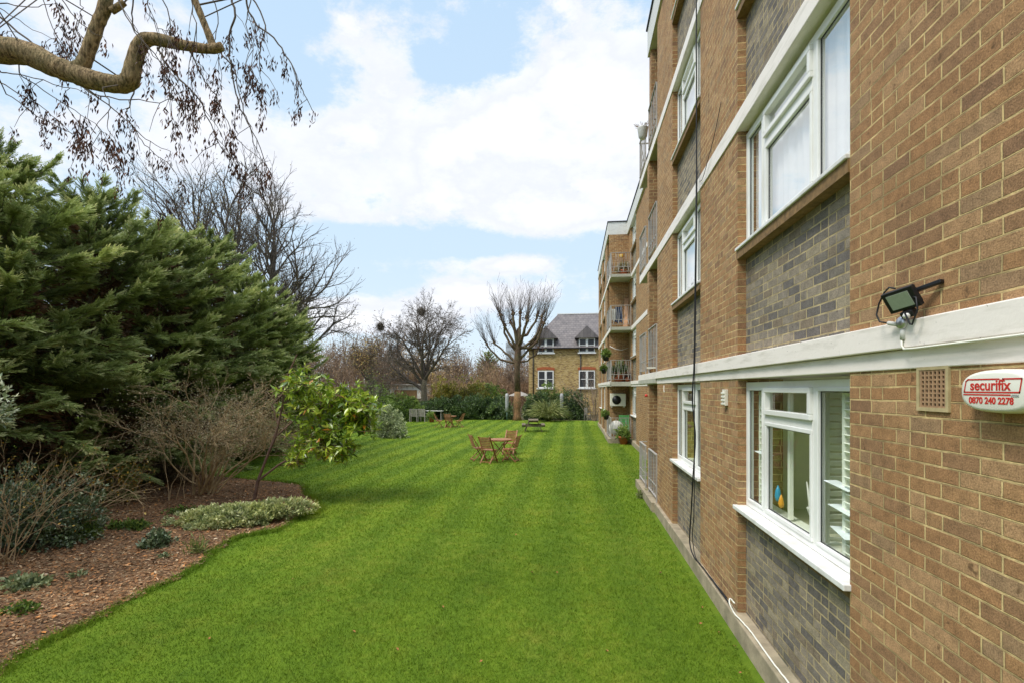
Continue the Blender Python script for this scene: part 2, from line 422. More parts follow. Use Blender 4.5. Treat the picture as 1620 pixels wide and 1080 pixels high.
# wall behind the windows and loggia, end wall, side walls
def loggia(y_pier, y_fin, y_end, sgn):
    """two balconies with a fin between; sgn=+1 : pier, loggia, fin, corner balcony going away from the camera"""
    a, b = sorted((y_pier, y_fin)); 
    fin0, fin1 = (y_fin, y_fin+.3) if sgn > 0 else (y_fin-.3, y_fin)
    fp('brick_fin', MB().box(1.7, 2.9, fin0, fin1, .2, 7.9 if sgn > 0 else 10.05), M['brick'])
    if sgn > 0: fp('brick_fin', MB().box(1.703, 2.9, 11.52, 11.797, 7.86, 10.05), M['brick'])
    lo, hi = sorted((y_pier, y_end))
    fp('brick_wall', MB().box(2.9, 3.2, lo, hi, .2, 10.05), M['brick'])
    for i,(z0,z1) in enumerate(((2.64,2.88),(5.22,5.40),(7.68,7.85))):
        xo = 1.7-.045 if i == 0 else 1.685
        m = MB().box(xo, 2.9, lo, hi, z0+.02, z1-.02)
        s = fp('balcony_slab', m, M['soffit'])
        e = MB()
        if i == 0:
            e.box(1.688, 1.72, lo, hi, z0-.001, z0+.1); e.box(1.655-.002, 1.72, lo+.002, hi-.002, z0+.103, z1)
        else: e.box(1.683, 1.715, lo, hi, z0, z1)
        fp('slab_edge', e, M['band'], parent=flats, bevel=.004)
    fp('balcony_slab', MB().box(1.58, 2.9, lo, hi, .02, .2), M['conc'])
def railing(pts, z, style='bars', name='balcony_railing', h=.98):
    """posts, top and bottom rail between two plan points"""
    (x0,y0),(x1,y1) = pts; a = Vector((x0,y0,0)); b = Vector((x1,y1,0)); L = (b-a).length; d = (b-a)/L
    m = MB(); Z = Vector((0,0,1)); zb = z+.10; zt = z+h
    m.bar(a+Z*zt, b+Z*zt, .045, .02); m.bar(a+Z*zb, b+Z*zb, .04, .014); m.bar(a+Z*(zb+.22), b+Z*(zb+.22), .012,.02)
    for p in (a,b): m.bar(p+Z*z, p+Z*zt, .025,.025, up=(1,0,0))
    if style == 'bars':
        n = max(3, int(L/.19))
        for k in range(1,n): m.bar(a+d*(L*k/n)+Z*zb, a+d*(L*k/n)+Z*zt, .012, .035, up=d)
    else:
        n = 4
        for k in range(n):
            p = a+d*(L*k/n); q = a+d*(L*(k+1)/n); mid = (p+q)/2
            m.bar(p+Z*zt, mid+Z*zb, .014,.014, up=d); m.bar(q+Z*zt, mid+Z*zb, .014,.014, up=d)
            m.bar(mid+Z*zb, mid+Z*zt, .012,.012, up=d) if k%2 else None
    return fp(name, m, M['rail'])
loggia(10.67, 11.8, 13.38, 1)
for i in range(4):
    z = FL[i]
    railing(((1.69,10.69),(1.69,11.78)), z); railing(((1.69,12.30),(1.69,13.33)), z); 
    railing(((1.72,13.34),(2.85,13.34)), z, 'zig')
fp('brick_wall', MB().box(3.2, XB, 13.0, 13.38, .2, 10.05), M['brick'])
# ---- recessed middle
piers(2.65, [(13.38,14.5),(16.5,22.2),(24.2,25.3)])
for s in range(4):
    window_bay(2.65, 14.5, 16.5, s, False); window_bay(2.65, 22.2, 24.2, s, False)
bands(2.65, 13.382, 25.298)
# ---- far wing
piers(1.7, [(26.6,28.2),(30.15,31.7),(33.9,35.6)])
loggia(26.6, 25.5, 23.9, -1)
fp('brick_wall', MB().box(1.7, 3.2, 25.22, 25.5, .2, 10.05), M['brick'])
for s in range(4):
    window_bay(1.7, 28.2, 30.15, s, False); window_bay(1.7, 31.7, 33.9, s, False)
bands(1.7, 26.6, 35.6)
for i in range(4):
    z = FL[i]
    railing(((1.72,23.94),(2.62,23.94)), z, 'zig'); railing(((1.70,23.96),(1.70,25.2)), z); railing(((1.69,25.55),(1.69,26.58)), z)
fp('brick_wall', MB().box(2.15, XB, 35.25, 35.6, .2, 10.05), M['brick'])
fp('brick_wall', MB().box(XB, XB+.3, A0, 35.6, .2, 10.05), M['brick'])
# inner floors close the view through windows
for z in CE[:3]:
    fp('inner_floor', MB().box(3.25, XB, A0, 35.2, z, z+.15), M['soffit'])
m = MB()
for X,a,b in ((1.7,A0,10.6),(2.65,13.5,25.2),(1.7,26.7,35.2)):
    m.box(X+1.5, X+1.55, a, b, .2, 10.05)
fp('inner_wall', m, M['room'])
# plinth
m = MB(); m.box(1.64, 2.2, A0, 10.66, -.3, .2); m.box(2.59, 3.2, 13.381, 23.89, -.3, .2); m.box(1.64,2.2, 26.61,35.62,-.3,.2)
m.box(1.60,2.9,10.661,13.38,-.3,.018); m.box(1.60,2.9,23.9,26.609,-.3,.018)
fp('concrete_plinth', m, M['conc'], bevel=.012)
# roof edge
m = MB()
for X,a,b in ((1.66,A0,11.80),(2.58,11.802,25.198),(1.66,25.2,35.65)): m.box(X, X+.2, a, b, 10.05, 10.66)
m.box(1.86, 2.78, 11.65, 11.80, 10.05, 10.66); m.box(1.86, 2.78, 25.2, 25.34, 10.05, 10.66)
fp('roof_fascia', m, M['fascia'], bevel=.006)
m = MB()
for X,a,b in ((1.63,A0,11.83),(2.55,11.832,25.168),(1.63,25.17,35.68)): m.box(X, X+.24, a, b, 10.662, 10.71)
m.box(1.87, 2.8, 25.17, 25.37, 10.662, 10.71); m.box(1.87, 2.8, 11.63, 11.83, 10.662, 10.71)
fp('roof_trim', m, M['felt'])
m = MB(); m.box(1.86, XB+.3, A0, 11.65, 10.055, 10.4); m.box(2.78, XB+.3, 11.65, 25.34, 10.055, 10.4); m.box(1.86, XB+.3, 25.34, 35.65, 10.055, 10.4)
fp('flat_roof', m, M['soffit'])

# ---- planter hung over the top balcony railing
pl = empty('railing_planter', (1.63,12.35,8.62), 0, 'pale planter with dry spiky plant hung outside the top balcony railing', 'planter')
MB().lathe([(.05,-.16),(.10,-.10),(.125,.10),(.13,.12)], n=14).build('pot', M['fascia'], pl)
m = MB(); rq = random.Random(2)
for k in range(34):
    a = rq.uniform(0,2*PI); t_ = rq.uniform(.3,1.1); m.bar((.05*math.cos(a),.05*math.sin(a),.10),(.05*math.cos(a)+.16*t_*math.cos(a),.05*math.sin(a)+.16*t_*math.sin(a),.10+rq.uniform(.04,.16)),.007,.007)
m.build('dry_plant', M['timber'], pl)

# ---- things fixed to the wall
# floodlight
fx = at(1436, 478, 1.0); Yf = 2.70
fl = empty('security_floodlight', (1.60, Yf, 2.975), 0, 'small black floodlight with motion sensor fixed above the white band', 'floodlight')
R = Matrix.Rotation(math.radians(-62),4,'Z') @ Matrix.Rotation(math.radians(30),4,'X') @ Matrix.Rotation(math.radians(-10),4,'Y')
MB().box(-.075,.075,-.014,.014,-.055,.055,R).build('lamp_body', M['black'], fl, .004)
MB().box(-.052,.052,-.019,-.0142,-.038,.038,R).build('lamp_glass', M['lens'], fl)
mm = MB()
for k in range(-5,6): mm.box(k*.012-.002,k*.012+.002,.014,.034,-.045,.045,R)
mm.build('heat_sink', M['black'], fl)
MB().bar((.03,.01,.03),(.09,-.14,.06),.028,.018).build('wall_bracket', M['black'], fl, .003)
MB().box(-.03,.03,-.028,.012,-.092,-.058,R).build('motion_sensor', M['black'], fl, .006)
sp = R@Vector((0,-.03,-.078)); MB().lathe([(.012,-.012),(.017,0),(.012,.012)], c=sp, n=10).build('sensor_eye', M['whitepaint'], fl)
jb = empty('junction_box', (1.655, 2.78, 2.87), 0, 'round grey conduit box under the floodlight', 'junction box')
Ry = Matrix.Rotation(PI/2,4,'Y')
m = MB().lathe([(.034,-.028),(.034,.012),(.024,.024)], n=16); me = m.mesh('box_body'); me.transform(Matrix.Rotation(-PI/2,4,'Y')); link('box_body', me, M['chrome'], jb)
MB().tube([(0,0,-.03),(0,0,-.085)], .015, 10).build('conduit_gland', M['greypl'], jb)
MB().tube([(-.02,.02,-.005),(-.03,.07,.008)], .011, 10).build('cable_gland', M['greypl'], jb)
J = Vector((1.655,2.78,2.87))
w = MB().tube([J+Vector((-.03,.07,.008)), J+Vector((-.05,.11,.02)), J+Vector((-.05,.14,.06)), J+Vector((-.04,.135,.12)), J+Vector((-.04,.09,.17)), J+Vector((-.05,.03,.185)), J+Vector((-.05,-.02,.17))], .0045, 6)
w.tube([J+Vector((-.04,-.10,.12)), J+Vector((-.04,-.16,.10)), J+Vector((-.04,-.17,.04)), J+Vector((-.04,-.13,-.025)), J+Vector((-.04,-.115,-.02)), J+Vector((-.05,-.09,.04))], .0045, 6)
tag(w.build('lamp_flex', M['cable']), 'short looping black flex beside the floodlight', 'cable')
w = MB().tube([(1.647,2.78,2.785),(1.645,2.778,2.755),(1.645,2.76,2.737),(1.648,2.70,2.735),(1.648,2.0,2.737),(1.648,.9,2.738)], .0055, 6)
tag(w.build('white_wire', M['boxwhite']), 'thin white wire running along the lip of the white band to the alarm', 'cable')

# air brick
ab = empty('air_vent', (1.7,2.63,2.54), 0, 'square terracotta air brick with grid of holes below the band', 'vent')
m = MB(); 
for a,b,c,d in ((-.108,.108,-.108,-.09),(-.108,.108,.09,.105),(-.108,-.09,-.09,.09),(.09,.108,-.09,.09)): m.box(-.012,.01,a,b,c,d)
m.build('vent_frame', simple('mortar_surround', (.45,.36,.19), .9, .15, 30), ab)
m = MB()
for k in range(7): m.box(-.009,-.0014,-.09+k*.0276-.001,-.09+k*.0276+.010,-.09,.09)
for k in range(9): m.box(-.008,-.0014,-.089,.089,-.09+k*.0214,-.09+k*.0214+.008)
m.build('vent_grid', simple('clay_grid', (.36,.22,.12), .85, .2, 30), ab)
MB().box(-.0012,.004,-.09,.09,-.09,.09).build('vent_void', M['dark'], ab)

# alarm bell box
al = empty('alarm_box', (1.7,2.175,2.53), 0, 'off white oval burglar alarm box with red lettering on the near brick wall', 'alarm box')
def alarm_body(hw, hh, x0, x1, sc_=1.0):
    prof = []
    for k in range(48):
        a = 2*PI*k/48; c, s = math.cos(a), math.sin(a)
        y = hw*math.copysign(abs(c)**.45, c); z = hh*math.copysign(abs(s)**.75, s)*(1-.18*(abs(y)/hw)**2)
        prof.append((y,z))
    m = MB(); vs = []; fs = []
    lay = [(x0,.90),(x0-.02,.97),(x0-.045,1.0),(x0-.06,.985),(x1+.008,.93),(x1+.002,.87),(x1,.80)]
    for x,s in lay: vs += [(x,y*s,z*s) for y,z in prof]
    for i in range(len(lay)-1):
        for k in range(48): a = i*48+k; b = i*48+(k+1)%48; fs.append((a,a+48,b+48,b))
    fs.append(tuple((len(lay)-1)*48+k for k in range(47,-1,-1)))
    return m.add(vs, fs, True)
alarm_body(.185,.086,0,-.085).build('cover', M['boxwhite'], al)
def text_obj(name, s, size, mat, parent, loc, squash=1.0, shear=0, ext=.0006):
    cu = bpy.data.curves.new('t','FONT'); cu.body = s; cu.size = size; cu.extrude = ext; cu.align_x = 'CENTER'; cu.align_y = 'CENTER'; cu.shear = shear
    cu.offset = .0011
    tmp = bpy.data.objects.new('t', cu); COL.objects.link(tmp); bpy.context.view_layer.update()
    dg = bpy.context.evaluated_depsgraph_get(); me = bpy.data.meshes.new_from_object(tmp.evaluated_get(dg)); bpy.data.objects.remove(tmp)
    me.name = name
    # local text x -> world -Y, text y -> world Z, facing -X
    me.transform(Matrix(((0,0,-1,0),(-squash,0,0,0),(0,1,0,0),(0,0,0,1))))
    me.materials.clear(); me.materials.append(mat)
    o = bpy.data.objects.new(name, me); COL.objects.link(o); o.parent = parent; o.location = loc; return o
text_obj('lettering', 'securifix', .058, M['red'], al, (-.0858,.018,.022), .98, 0)
text_obj('phone_number', '0870 240 2278', .036, M['red'], al, (-.0858,.014,-.038), .98, 0)
text_obj('web_suffix', '.COM', .011, M['greytext'], al, (-.0858,-.098,-.017), 1.2, 0)
m = MB()
def stroke(pts, w=.0045):
    for a,b in zip(pts[:-1], pts[1:]): m.bar((-.0858,a[0],a[1]),(-.0858,b[0],b[1]), .0012, w, up=(0,b[1]-a[1],-(b[0]-a[0])) )
def st2(pts, w=.0058):
    for (ya,za),(yb_,zb) in zip(pts[:-1], pts[1:]):
        d = Vector((0,yb_-ya,zb-za)).normalized(); n = Vector((0,-d.z,d.y))*w/2; a = Vector((-.0862,ya,za)); b = Vector((-.0862,yb_,zb))
        m.add([a-n-d*w*.4,b-n+d*w*.4,b+n+d*w*.4,a+n-d*w*.4],[(0,3,2,1)])
st2([(.0-.028,.047),(.125,.047),(.136,.040),(.146,-.004),(-.118,-.004),(-.128,.047),(-.045,.047),(-.052,.040)])
st2([(.148,-.014),(-.078,-.014)], .0055)
m.build('logo_outline', M['red'], al)

# small wall cowl and clips
cv = empty('wall_vent', (1.7,5.92,2.44), 0, 'cream louvred vent cover on the pier between the two ground floor windows', 'vent')
m = MB().box(-.035,0,-.055,.055,-.09,.09); m.build('vent_housing', M['ac'], cv, .004)
m = MB()
for k in range(4): m.box(-.052,-.034,-.045,.045,-.08+k*.04,-.058+k*.04, Matrix.Rotation(0,4,'X'))
m.build('louvre', M['boxwhite'], cv, .003)
def thing_mesh(name, mb, mat, label, cat, group=None): return tag(mb.build(name, mat), label, cat, group)
m = MB(); m.tube([(1.675,9.75,2.60),(1.672,9.75,2.50),(1.672,9.70,2.47),(1.672,9.67,2.5)], .006, 6)
thing_mesh('wall_hook', m, M['boxwhite'], 'white hooked wire stub on the third pier below the band', 'hook')
m = MB(); m.tube([(1.69,10.72,3.0),(1.55,10.72,3.0)], .01, 6); 
# cables
rr = random.Random(9)
def droop(pts, n=10, jit=.004, r=.008, m=None):
    P = [Vector(p) for p in pts]; out = []
    for i in range(len(P)-1):
        p0 = P[max(i-1,0)]; p1 = P[i]; p2 = P[i+1]; p3 = P[min(i+2,len(P)-1)]
        for k in range(n):
            t = k/n; t2 = t*t; t3 = t2*t
            q = .5*((2*p1)+(-p0+p2)*t+(2*p0-5*p1+4*p2-p3)*t2+(-p0+3*p1-3*p2+p3)*t3)
            out.append(q+Vector((0,rr.uniform(-jit,jit),rr.uniform(-jit,jit))))
    out.append(P[-1]); m = m or MB(); m.tube(out, r, 6); return m
m = droop([(1.64,7.06,10.0),(1.64,7.08,7.9),(1.64,7.07,5.5),(1.63,7.10,4.0),(1.62,7.12,2.9),(1.60,7.13,2.4),(1.62,7.05,1.9),(1.61,7.12,1.4),(1.62,7.30,.8),(1.62,7.38,.38),(1.635,7.2,.235),(1.65,6.9,.23),(1.66,6.2,.225),(1.66,5.6,.225)], r=.009)
thing_mesh('hanging_cable', m, M['cable'], 'thick black cable hanging down the facade beside the second window column', 'cable')
m = droop([(1.64,7.03,5.5),(1.63,7.05,4.0),(1.62,7.08,2.7),(1.61,7.06,2.0),(1.62,7.10,1.4),(1.63,7.18,.8),(1.63,7.26,.5),(1.64,7.1,.25),(1.66,6.6,.23),(1.67,5.8,.24)], r=.006)
thing_mesh('hanging_cable', m, M['cable'], 'thinner black cable strand bowing beside the thick hanging cable', 'cable')
m = droop([(1.665,5.52,.30),(1.63,5.56,.33),(1.61,5.50,.30),(1.64,5.42,.23),(1.68,5.1,.215),(1.68,4.6,.212),(1.69,4.0,.213),(1.69,3.4,.212),(1.66,2.6,.212)], r=.008)
thing_mesh('ground_cable', m, M['boxwhite'], 'white cable running along the concrete plinth under the first window', 'cable')
m = droop([(1.675,7.02,5.30),(1.66,6.8,5.27),(1.66,6.5,5.42),(1.68,6.3,5.62),(1.69,6.1,5.85)], r=.004)
thing_mesh('short_wire', m, M['cable'], 'short black wire looping over the second white band on the pier', 'cable')
m = MB().bar((1.69,10.75,2.97),(1.50,10.75,2.97),.03,.03); thing_mesh('overflow_pipe', m, M['boxwhite'], 'white overflow pipe stub poking out from the first floor balcony', 'pipe')
m = MB(); m.lathe([(.03,-.03),(.035,0),(.02,.03)], c=(1.66,12.0,2.38)); 
thing_mesh('wall_sensor', m, M['red'], 'small red and white sensor on the brick fin below the first band', 'sensor')

# things on window sill inside near window
def sheet(name, c, w, l, rz, tilt, label):
    Mx = Matrix.Translation(c) @ Matrix.Rotation(rz,4,'Z') @ Matrix.Rotation(tilt,4,'X')
    o = MB().box(-w/2,w/2,-l/2,l/2,-.001,.001,Mx).build(name, M['paper']); return tag(o, label, 'paper', None)
sheet('paper_sheet', (1.865,3.80,1.86), .10,.24,.2,.15,'topmost of three white papers resting on shutter slats in the near window')
sheet('paper_sheet', (1.865,3.76,1.70), .10,.24,.1,.12,'middle one of three white papers on shutter slats in the near window')
sheet('paper_sheet', (1.865,3.76,1.54), .10,.26,-.1,.10,'lowest of three white papers on shutter slats in the near window')
sheet('paper_sheet', (1.87,5.28,1.90), .10,.18,.2,.15,'white folded paper behind the narrow far light of the near window')
m = MB().lathe([(.0,0),(.02,.01),(.028,.05),(.022,.10),(.004,.15)], c=(1.865,4.92,1.50), n=12); 
thing_mesh('glass_ornament', m, M['blue'], 'blue green teardrop glass ornament in the near ground floor window', 'ornament')
m = MB().lathe([(.0,0),(.018,.01),(.026,.04),(.018,.08),(.004,.12)], c=(1.862,4.84,1.46), n=12); 
thing_mesh('glass_ornament', m, M['orange'], 'orange teardrop glass ornament in the near ground floor window', 'ornament')
m = MB().lathe([(.035,0),(.012,.02),(.008,.12),(.03,.16),(.05,.22),(.05,.23)], c=(1.90,4.30,1.36), n=14)
m.tube([(1.90,4.30,1.5),(1.89,4.40,1.78)], [.03,.004], 8)
thing_mesh('paper_cone_vase', m, M['greypl'], 'pale vase holding a white paper cone on the near inner window sill', 'vase')
# ------------------------------------------------------------------ ground
def lawn_color(t, tintv=None):
    p = t.n('ShaderNodeSeparateXYZ', i0=t.pos())
    wob = t.math('MULTIPLY', t.math('SUBTRACT', t.noise(.5,2,.5), .5), .25)
    s = t.math('SINE', t.math('MULTIPLY', t.math('ADD', p.outputs[0], wob), PI/.52))
    s = t.mapr(s, -.6, .6)
    amt = t.mapr(p.outputs[1], 4., 22., .12, .50)
    big = t.noise(.35, 4, .6); sm = t.noise(6., 5, .65)
    pt = t.ramp(t.noise(1.3, 6, .7), [(.52,(1,1,1)),(.66,(1.18,1.02,1.2)),(.78,(.80,.84,.9))])
    base = t.ramp(t.math('ADD', t.math('MULTIPLY', big, .5), t.math('MULTIPLY', sm, .5)), [(.3,(.090,.168,.011)),(.5,(.138,.228,.015)),(.68,(.225,.292,.032))])
    lo = t.mix(1., base, (.62,.70,.7), 'MULTIPLY'); hi = t.mix(1., base, (1.45,1.28,1.1), 'MULTIPLY')
    c = t.mix(1., t.mix(amt, base, t.mix(s, lo, hi)), pt, 'MULTIPLY')
    return c
def lawn_mat():
    t = NT('mown_lawn'); c = lawn_color(t)
    c = t.mix(1., c, t.ramp(t.noise(160,3,.7), [(.3,(.5,.5,.5)),(.7,(1.05,1.05,1.05))]), 'MULTIPLY')
    h = t.noise(90,4,.7)
    return t.pbr(c, .9, t.bump(h, .6, .02), spec=.15)
M['lawn'] = lawn_mat()
def blade_mat():
    t = NT('grass_blades'); c = lawn_color(t)
    at_ = t.n('ShaderNodeAttribute', {'attribute_name':'tint'}).outputs['Fac']
    k = t.ramp(at_, [(0,(.62,.7,.6)),(.5,(1.15,1.15,1.1)),(.85,(1.65,1.45,1.4)),(.97,(2.9,2.0,3.4))])
    c = t.mix(1., c, k, 'MULTIPLY')
    b = t.n('ShaderNodeBsdfPrincipled', Base_Color=c, Roughness=.6); b.inputs['Specular IOR Level'].default_value = .2
    tr = t.n('ShaderNodeBsdfTranslucent', Color=c); mx = t.n('ShaderNodeMixShader', i0=.3)
    t.t.links.new(b.outputs[0], mx.inputs[1]); t.t.links.new(tr.outputs[0], mx.inputs[2]); t.t.links.new(mx.outputs[0], t.out.inputs[0]); return t.m
M['blade'] = blade_mat()
M['earth'] = simple('leafy_earth', (.09,.07,.035), .95, .4, 3, bumps=.5)
def soil_mat():
    t = NT('bark_mulch')
    v = t.n('ShaderNodeTexVoronoi', Vector=t.pos(), Scale=38.); 
    c = t.ramp(t.n('ShaderNodeSeparateColor', i0=v.outputs['Color']).outputs[0], [(0,(.07,.04,.022)),(.35,(.17,.09,.045)),(.6,(.27,.15,.07)),(.8,(.11,.07,.04)),(1,(.38,.25,.14))])
    c = t.mix(1., c, t.ramp(t.noise(1.2,4), [(.3,(.6,.6,.65)),(.7,(1.15,1.08,1.)),]), 'MULTIPLY')
    return t.pbr(c, .95, t.bump(v.outputs['Distance'], .8, .02), spec=.2)
M['soil'] = soil_mat()
def sheet_obj(name, pts, z, mat):
    me = bpy.data.meshes.new(name); me.from_pydata([(p[0],p[1],z) for p in pts], [], [tuple(range(len(pts)))]); 
    o = link(name, me, mat); return tag(o, kind='structure')
sheet_obj('ground', [(-1500,-300),(1500,-300),(1500,2500),(-1500,2500)], -.02, M['earth'])
sheet_obj('lawn', [(-60,-8),(2.7,-8),(2.7,40.8),(-60,40.8)], 0, M['lawn'])
# planting bed outline (photo pixels on the ground -> metres)
edge_px = [(3,1066),(24,1040),(66,1019),(100,1003),(138,988),(194,953),(256,926),(300,903),(321,891),(335,874),(377,850),(410,844),(439,839),(480,815),(500,812),(511,803),(500,790),(484,781),(480,767),(449,762),(400,758),(340,752),(300,745)]
edge = [ground(u,v) for u,v in edge_px]
bed = [(-3.2,-2.),(edge[0].x-.1,2.0)]+[(p.x,p.y) for p in edge]+[(-12.6,17.),(-13.2,23.5),(-16,25),(-20,10),(-18,-2)]
rb = random.Random(5)
bed2 = []
for a,b in zip(bed, bed[1:]+bed[:1]):
    n = max(1,int(math.hypot(b[0]-a[0],b[1]-a[1])/.10)) if min(a[1],b[1])>1 and a[0]>-9 else 1
    for k in range(n):
        t_=k/n; j = .035 if n>1 else 0
        bed2.append((a[0]+(b[0]-a[0])*t_+rb.gauss(0,j), a[1]+(b[1]-a[1])*t_+rb.gauss(0,j)))
sheet_obj('planting_bed', bed2, .012, M['soil'])
poly = np.array(bed2)
def inside(P, poly):
    x, y = P[:,0], P[:,1]; c = np.zeros(len(P), bool); j = len(poly)-1
    for i in range(len(poly)):
        xi, yi = poly[i]; xj, yj = poly[j]
        cond = ((yi>y)!=(yj>y)) & (x < (xj-xi)*(y-yi)/(yj-yi+1e-12)+xi); c ^= cond; j = i
    return c
rng = np.random.default_rng(7)
def scatter(n, rmin, rmax, p=1.0):
    """ground points around the camera footprint, density falling with distance, in a wide wedge"""
    r = np.exp(rng.uniform(math.log(rmin), math.log(rmax), n)); a = rng.uniform(-1.05, .85, n)-TH
    return np.stack([np.sin(a)*r, np.cos(a)*r], 1), r
# grass blades
P, r = scatter(640000, 2.6, 43)
ok = (~inside(P, poly)) & (P[:,0] < np.where((P[:,1]>13.4)&(P[:,1]<23.9), 2.55, 1.56)) & (P[:,1]>1.2) & (P[:,1]<40.7)
P = P[ok]; r = r[ok]
# ragged fringe of longer grass along the bed
ei = rng.integers(0, len(edge)-1, 16000); et = rng.random(16000)[:,None]; E_ = np.array([[p.x,p.y] for p in edge])
FP = E_[ei]*(1-et)+E_[ei+1]*et+rng.normal(size=(16000,2))*.045
nf_ = len(P); P = np.concatenate([P,FP]); r = np.concatenate([r, np.hypot(FP[:,0],FP[:,1])]); n = len(P)
h = rng.gamma(7.,.0034,n)*(1+.3*(r>9)); wd = .0019*np.maximum(r,3.)/3.*np.where(r>20,.8,1.); ang = rng.uniform(0,2*PI,n)
tuft = (np.sin(P[:,0]*7.1+np.cos(P[:,1]*5.3)*2)+np.sin(P[:,1]*9.7+P[:,0]*3.1))*.25
h = h*(1+.35*tuft); h[nf_:] *= rng.uniform(.8,2.1,n-nf_)
S = np.stack([np.cos(ang),np.sin(ang),np.zeros(n)],1); lean = rng.normal(size=(n,2))*.6
V = np.zeros((n,3,3)); base = np.concatenate([P, np.zeros((n,1))],1)
V[:,0] = base-S*wd[:,None]; V[:,1] = base+S*wd[:,None]; V[:,2] = base; V[:,2,:2] += lean*h[:,None]; V[:,2,2] += h
tn = np.clip(rng.normal(.45,.2,n)+tuft*.15,0,1); tn[rng.random(n)<.012] = 1.
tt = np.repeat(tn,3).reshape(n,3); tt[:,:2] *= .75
tag(link('grass', fast_mesh('grass', V.reshape(-1,3), 3, tint=tt.ravel()), M['blade']), 'short bright green mown grass of the striped lawn', 'grass', kind='stuff')
# bark chips
def chip_mat():
    t = NT('bark_chips'); a = t.n('ShaderNodeAttribute', {'attribute_name':'tint'}).outputs['Fac']
    c = t.ramp(a, [(0,(.07,.042,.022)),(.25,(.16,.10,.05)),(.5,(.36,.16,.06)),(.7,(.25,.17,.095)),(.86,(.52,.37,.22)),(.95,(.55,.22,.06)),(1.,(.72,.60,.42))])
    return t.pbr(c, .85, spec=.2)
M['chip'] = chip_mat()
P, r = scatter(210000, 2.8, 17); ok = inside(P, poly); P = P[ok]; r = r[ok]; n = len(P)
L = np.minimum(rng.gamma(2.4, .0085, n)*np.maximum(r,3.5)/4.5+.008, .075); D = rng.normal(size=(n,3)); D[:,2] *= .22
me = leaf_mesh('bark_mulch', np.concatenate([P, rng.uniform(.012,.035,(n,1))],1), D, L, L*rng.uniform(.2,.6,n), rng, tint=rng.beta(1.3,1.6,n), fold=.1, up=np.tile([0,0,1.],(n,1)))
tag(link('bark_mulch', me, M['chip']), 'reddish brown bark mulch and fallen leaves over the planting bed', 'mulch', kind='stuff')
# leaves fallen on the lawn
lm = leaf_mesh('fallen_leaf', np.array([[0,-.02,.0],[0.004,-.018,.003]]), np.array([[.1,1,.1],[.5,1,.3]]), .05, .032, rng, tint=np.array([.3,.5]), fold=.2, up=np.tile([0,0,1.],(2,1)))
lm.materials.append(M['chip'])
px = [(1110,960),(1107,985),(1140,1000),(1165,1022),(1170,1063),(880,905),(842,905),(1016,955),(700,960),(628,1028),(815,845),(930,870),(1045,905),(560,1000),(520,950),(330,1010),(465,915),(1130,935),(760,1045),(960,1030),(598,880),(1055,800),(905,790),(650,800)]
for i,(u,v) in enumerate(px):
    q = ground(u,v,.028); o = bpy.data.objects.new('fallen_leaf', lm); COL.objects.link(o); o.location = q; o.rotation_euler = (rb.uniform(-.2,.2),rb.uniform(-.2,.2),rb.uniform(0,6)); s = rb.uniform(.5,.95); o.scale = (s,s,s)
    tag(o, 'curled brown dead leaf lying on the mown lawn', 'leaf', 'dead leaves scattered on the lawn')
# ------------------------------------------------------------------ vegetation
def bark_mat(name, c1, c2, scale=9):
    t = NT(name); o = t.obj(); mp = t.n('ShaderNodeMapping', i0=o); mp.inputs['Scale'].default_value = (1,1,.28)
    nz = t.noise(scale*3, 6, .7, mp.outputs[0]); lg = t.noise(scale*.4,4,.6,o)
    c = t.mix(t.ramp(nz, [(.38,(0,0,0)),(.62,(1,1,1))]), c1, c2)
    c = t.mix(t.math('MULTIPLY', t.ramp(lg,[(.4,(0,0,0)),(.7,(1,1,1))]), .4), c, (.13,.15,.06))
    return t.pbr(c, .92, t.bump(nz, 1., .03), spec=.2)
def leaf_mat(name, stops, trans=.25, rough=.5, clump=1.2, spec=.35):
    t = NT(name); a = t.n('ShaderNodeAttribute', {'attribute_name':'tint'}).outputs['Fac']
    c = t.ramp(a, stops)
    k = t.ramp(t.noise(clump, 3, .6), [(.35,(.68,.70,.72)),(.65,(1.25,1.2,1.1))])
    c = t.mix(1., c, k, 'MULTIPLY')
    b = t.n('ShaderNodeBsdfPrincipled', Base_Color=c, Roughness=rough); b.inputs['Specular IOR Level'].default_value = spec
    tr = t.n('ShaderNodeBsdfTranslucent', Color=c); mx = t.n('ShaderNodeMixShader', i0=trans)
    t.t.links.new(b.outputs[0], mx.inputs[1]); t.t.links.new(tr.outputs[0], mx.inputs[2]); t.t.links.new(mx.outputs[0], t.out.inputs[0]); return t.m
M['bark'] = bark_mat('grey_brown_bark', (.08,.062,.045), (.24,.19,.135))
M['ashbark'] = bark_mat('ridged_tan_bark', (.085,.055,.027), (.50,.35,.19), 13)
M['twig'] = simple('dark_twigs', (.115,.09,.07), .9, .3, 6)
M['tantwig'] = simple('tan_twigs', (.40,.28,.15), .85, .3, 6)
M['darkbark'] = bark_mat('dark_red_bark', (.05,.032,.022), (.17,.105,.07), 6)
M['redtrunk'] = bark_mat('orange_flaking_bark', (.14,.075,.04), (.38,.20,.10), 6)
M['wood_far'] = simple('far_twigs', (.25,.18,.125), .95, .35, .5)
M['conifer'] = leaf_mat('conifer_needles', [(0,(.06,.072,.028)),(.3,(.125,.170,.055)),(.6,(.235,.300,.08)),(.85,(.35,.42,.15)),(1,(.52,.54,.24))], .3, .6, .8)
M['brownneedle'] = leaf_mat('inner_brown_needles', [(0,(.09,.05,.025)),(1,(.20,.115,.055))], .1, .8)
M['laurel'] = leaf_mat('laurel_leaves', [(0,(.03,.055,.02)),(.5,(.085,.145,.04)),(.8,(.19,.27,.08)),(1,(.42,.48,.24))], .15, .35, .9, .5)
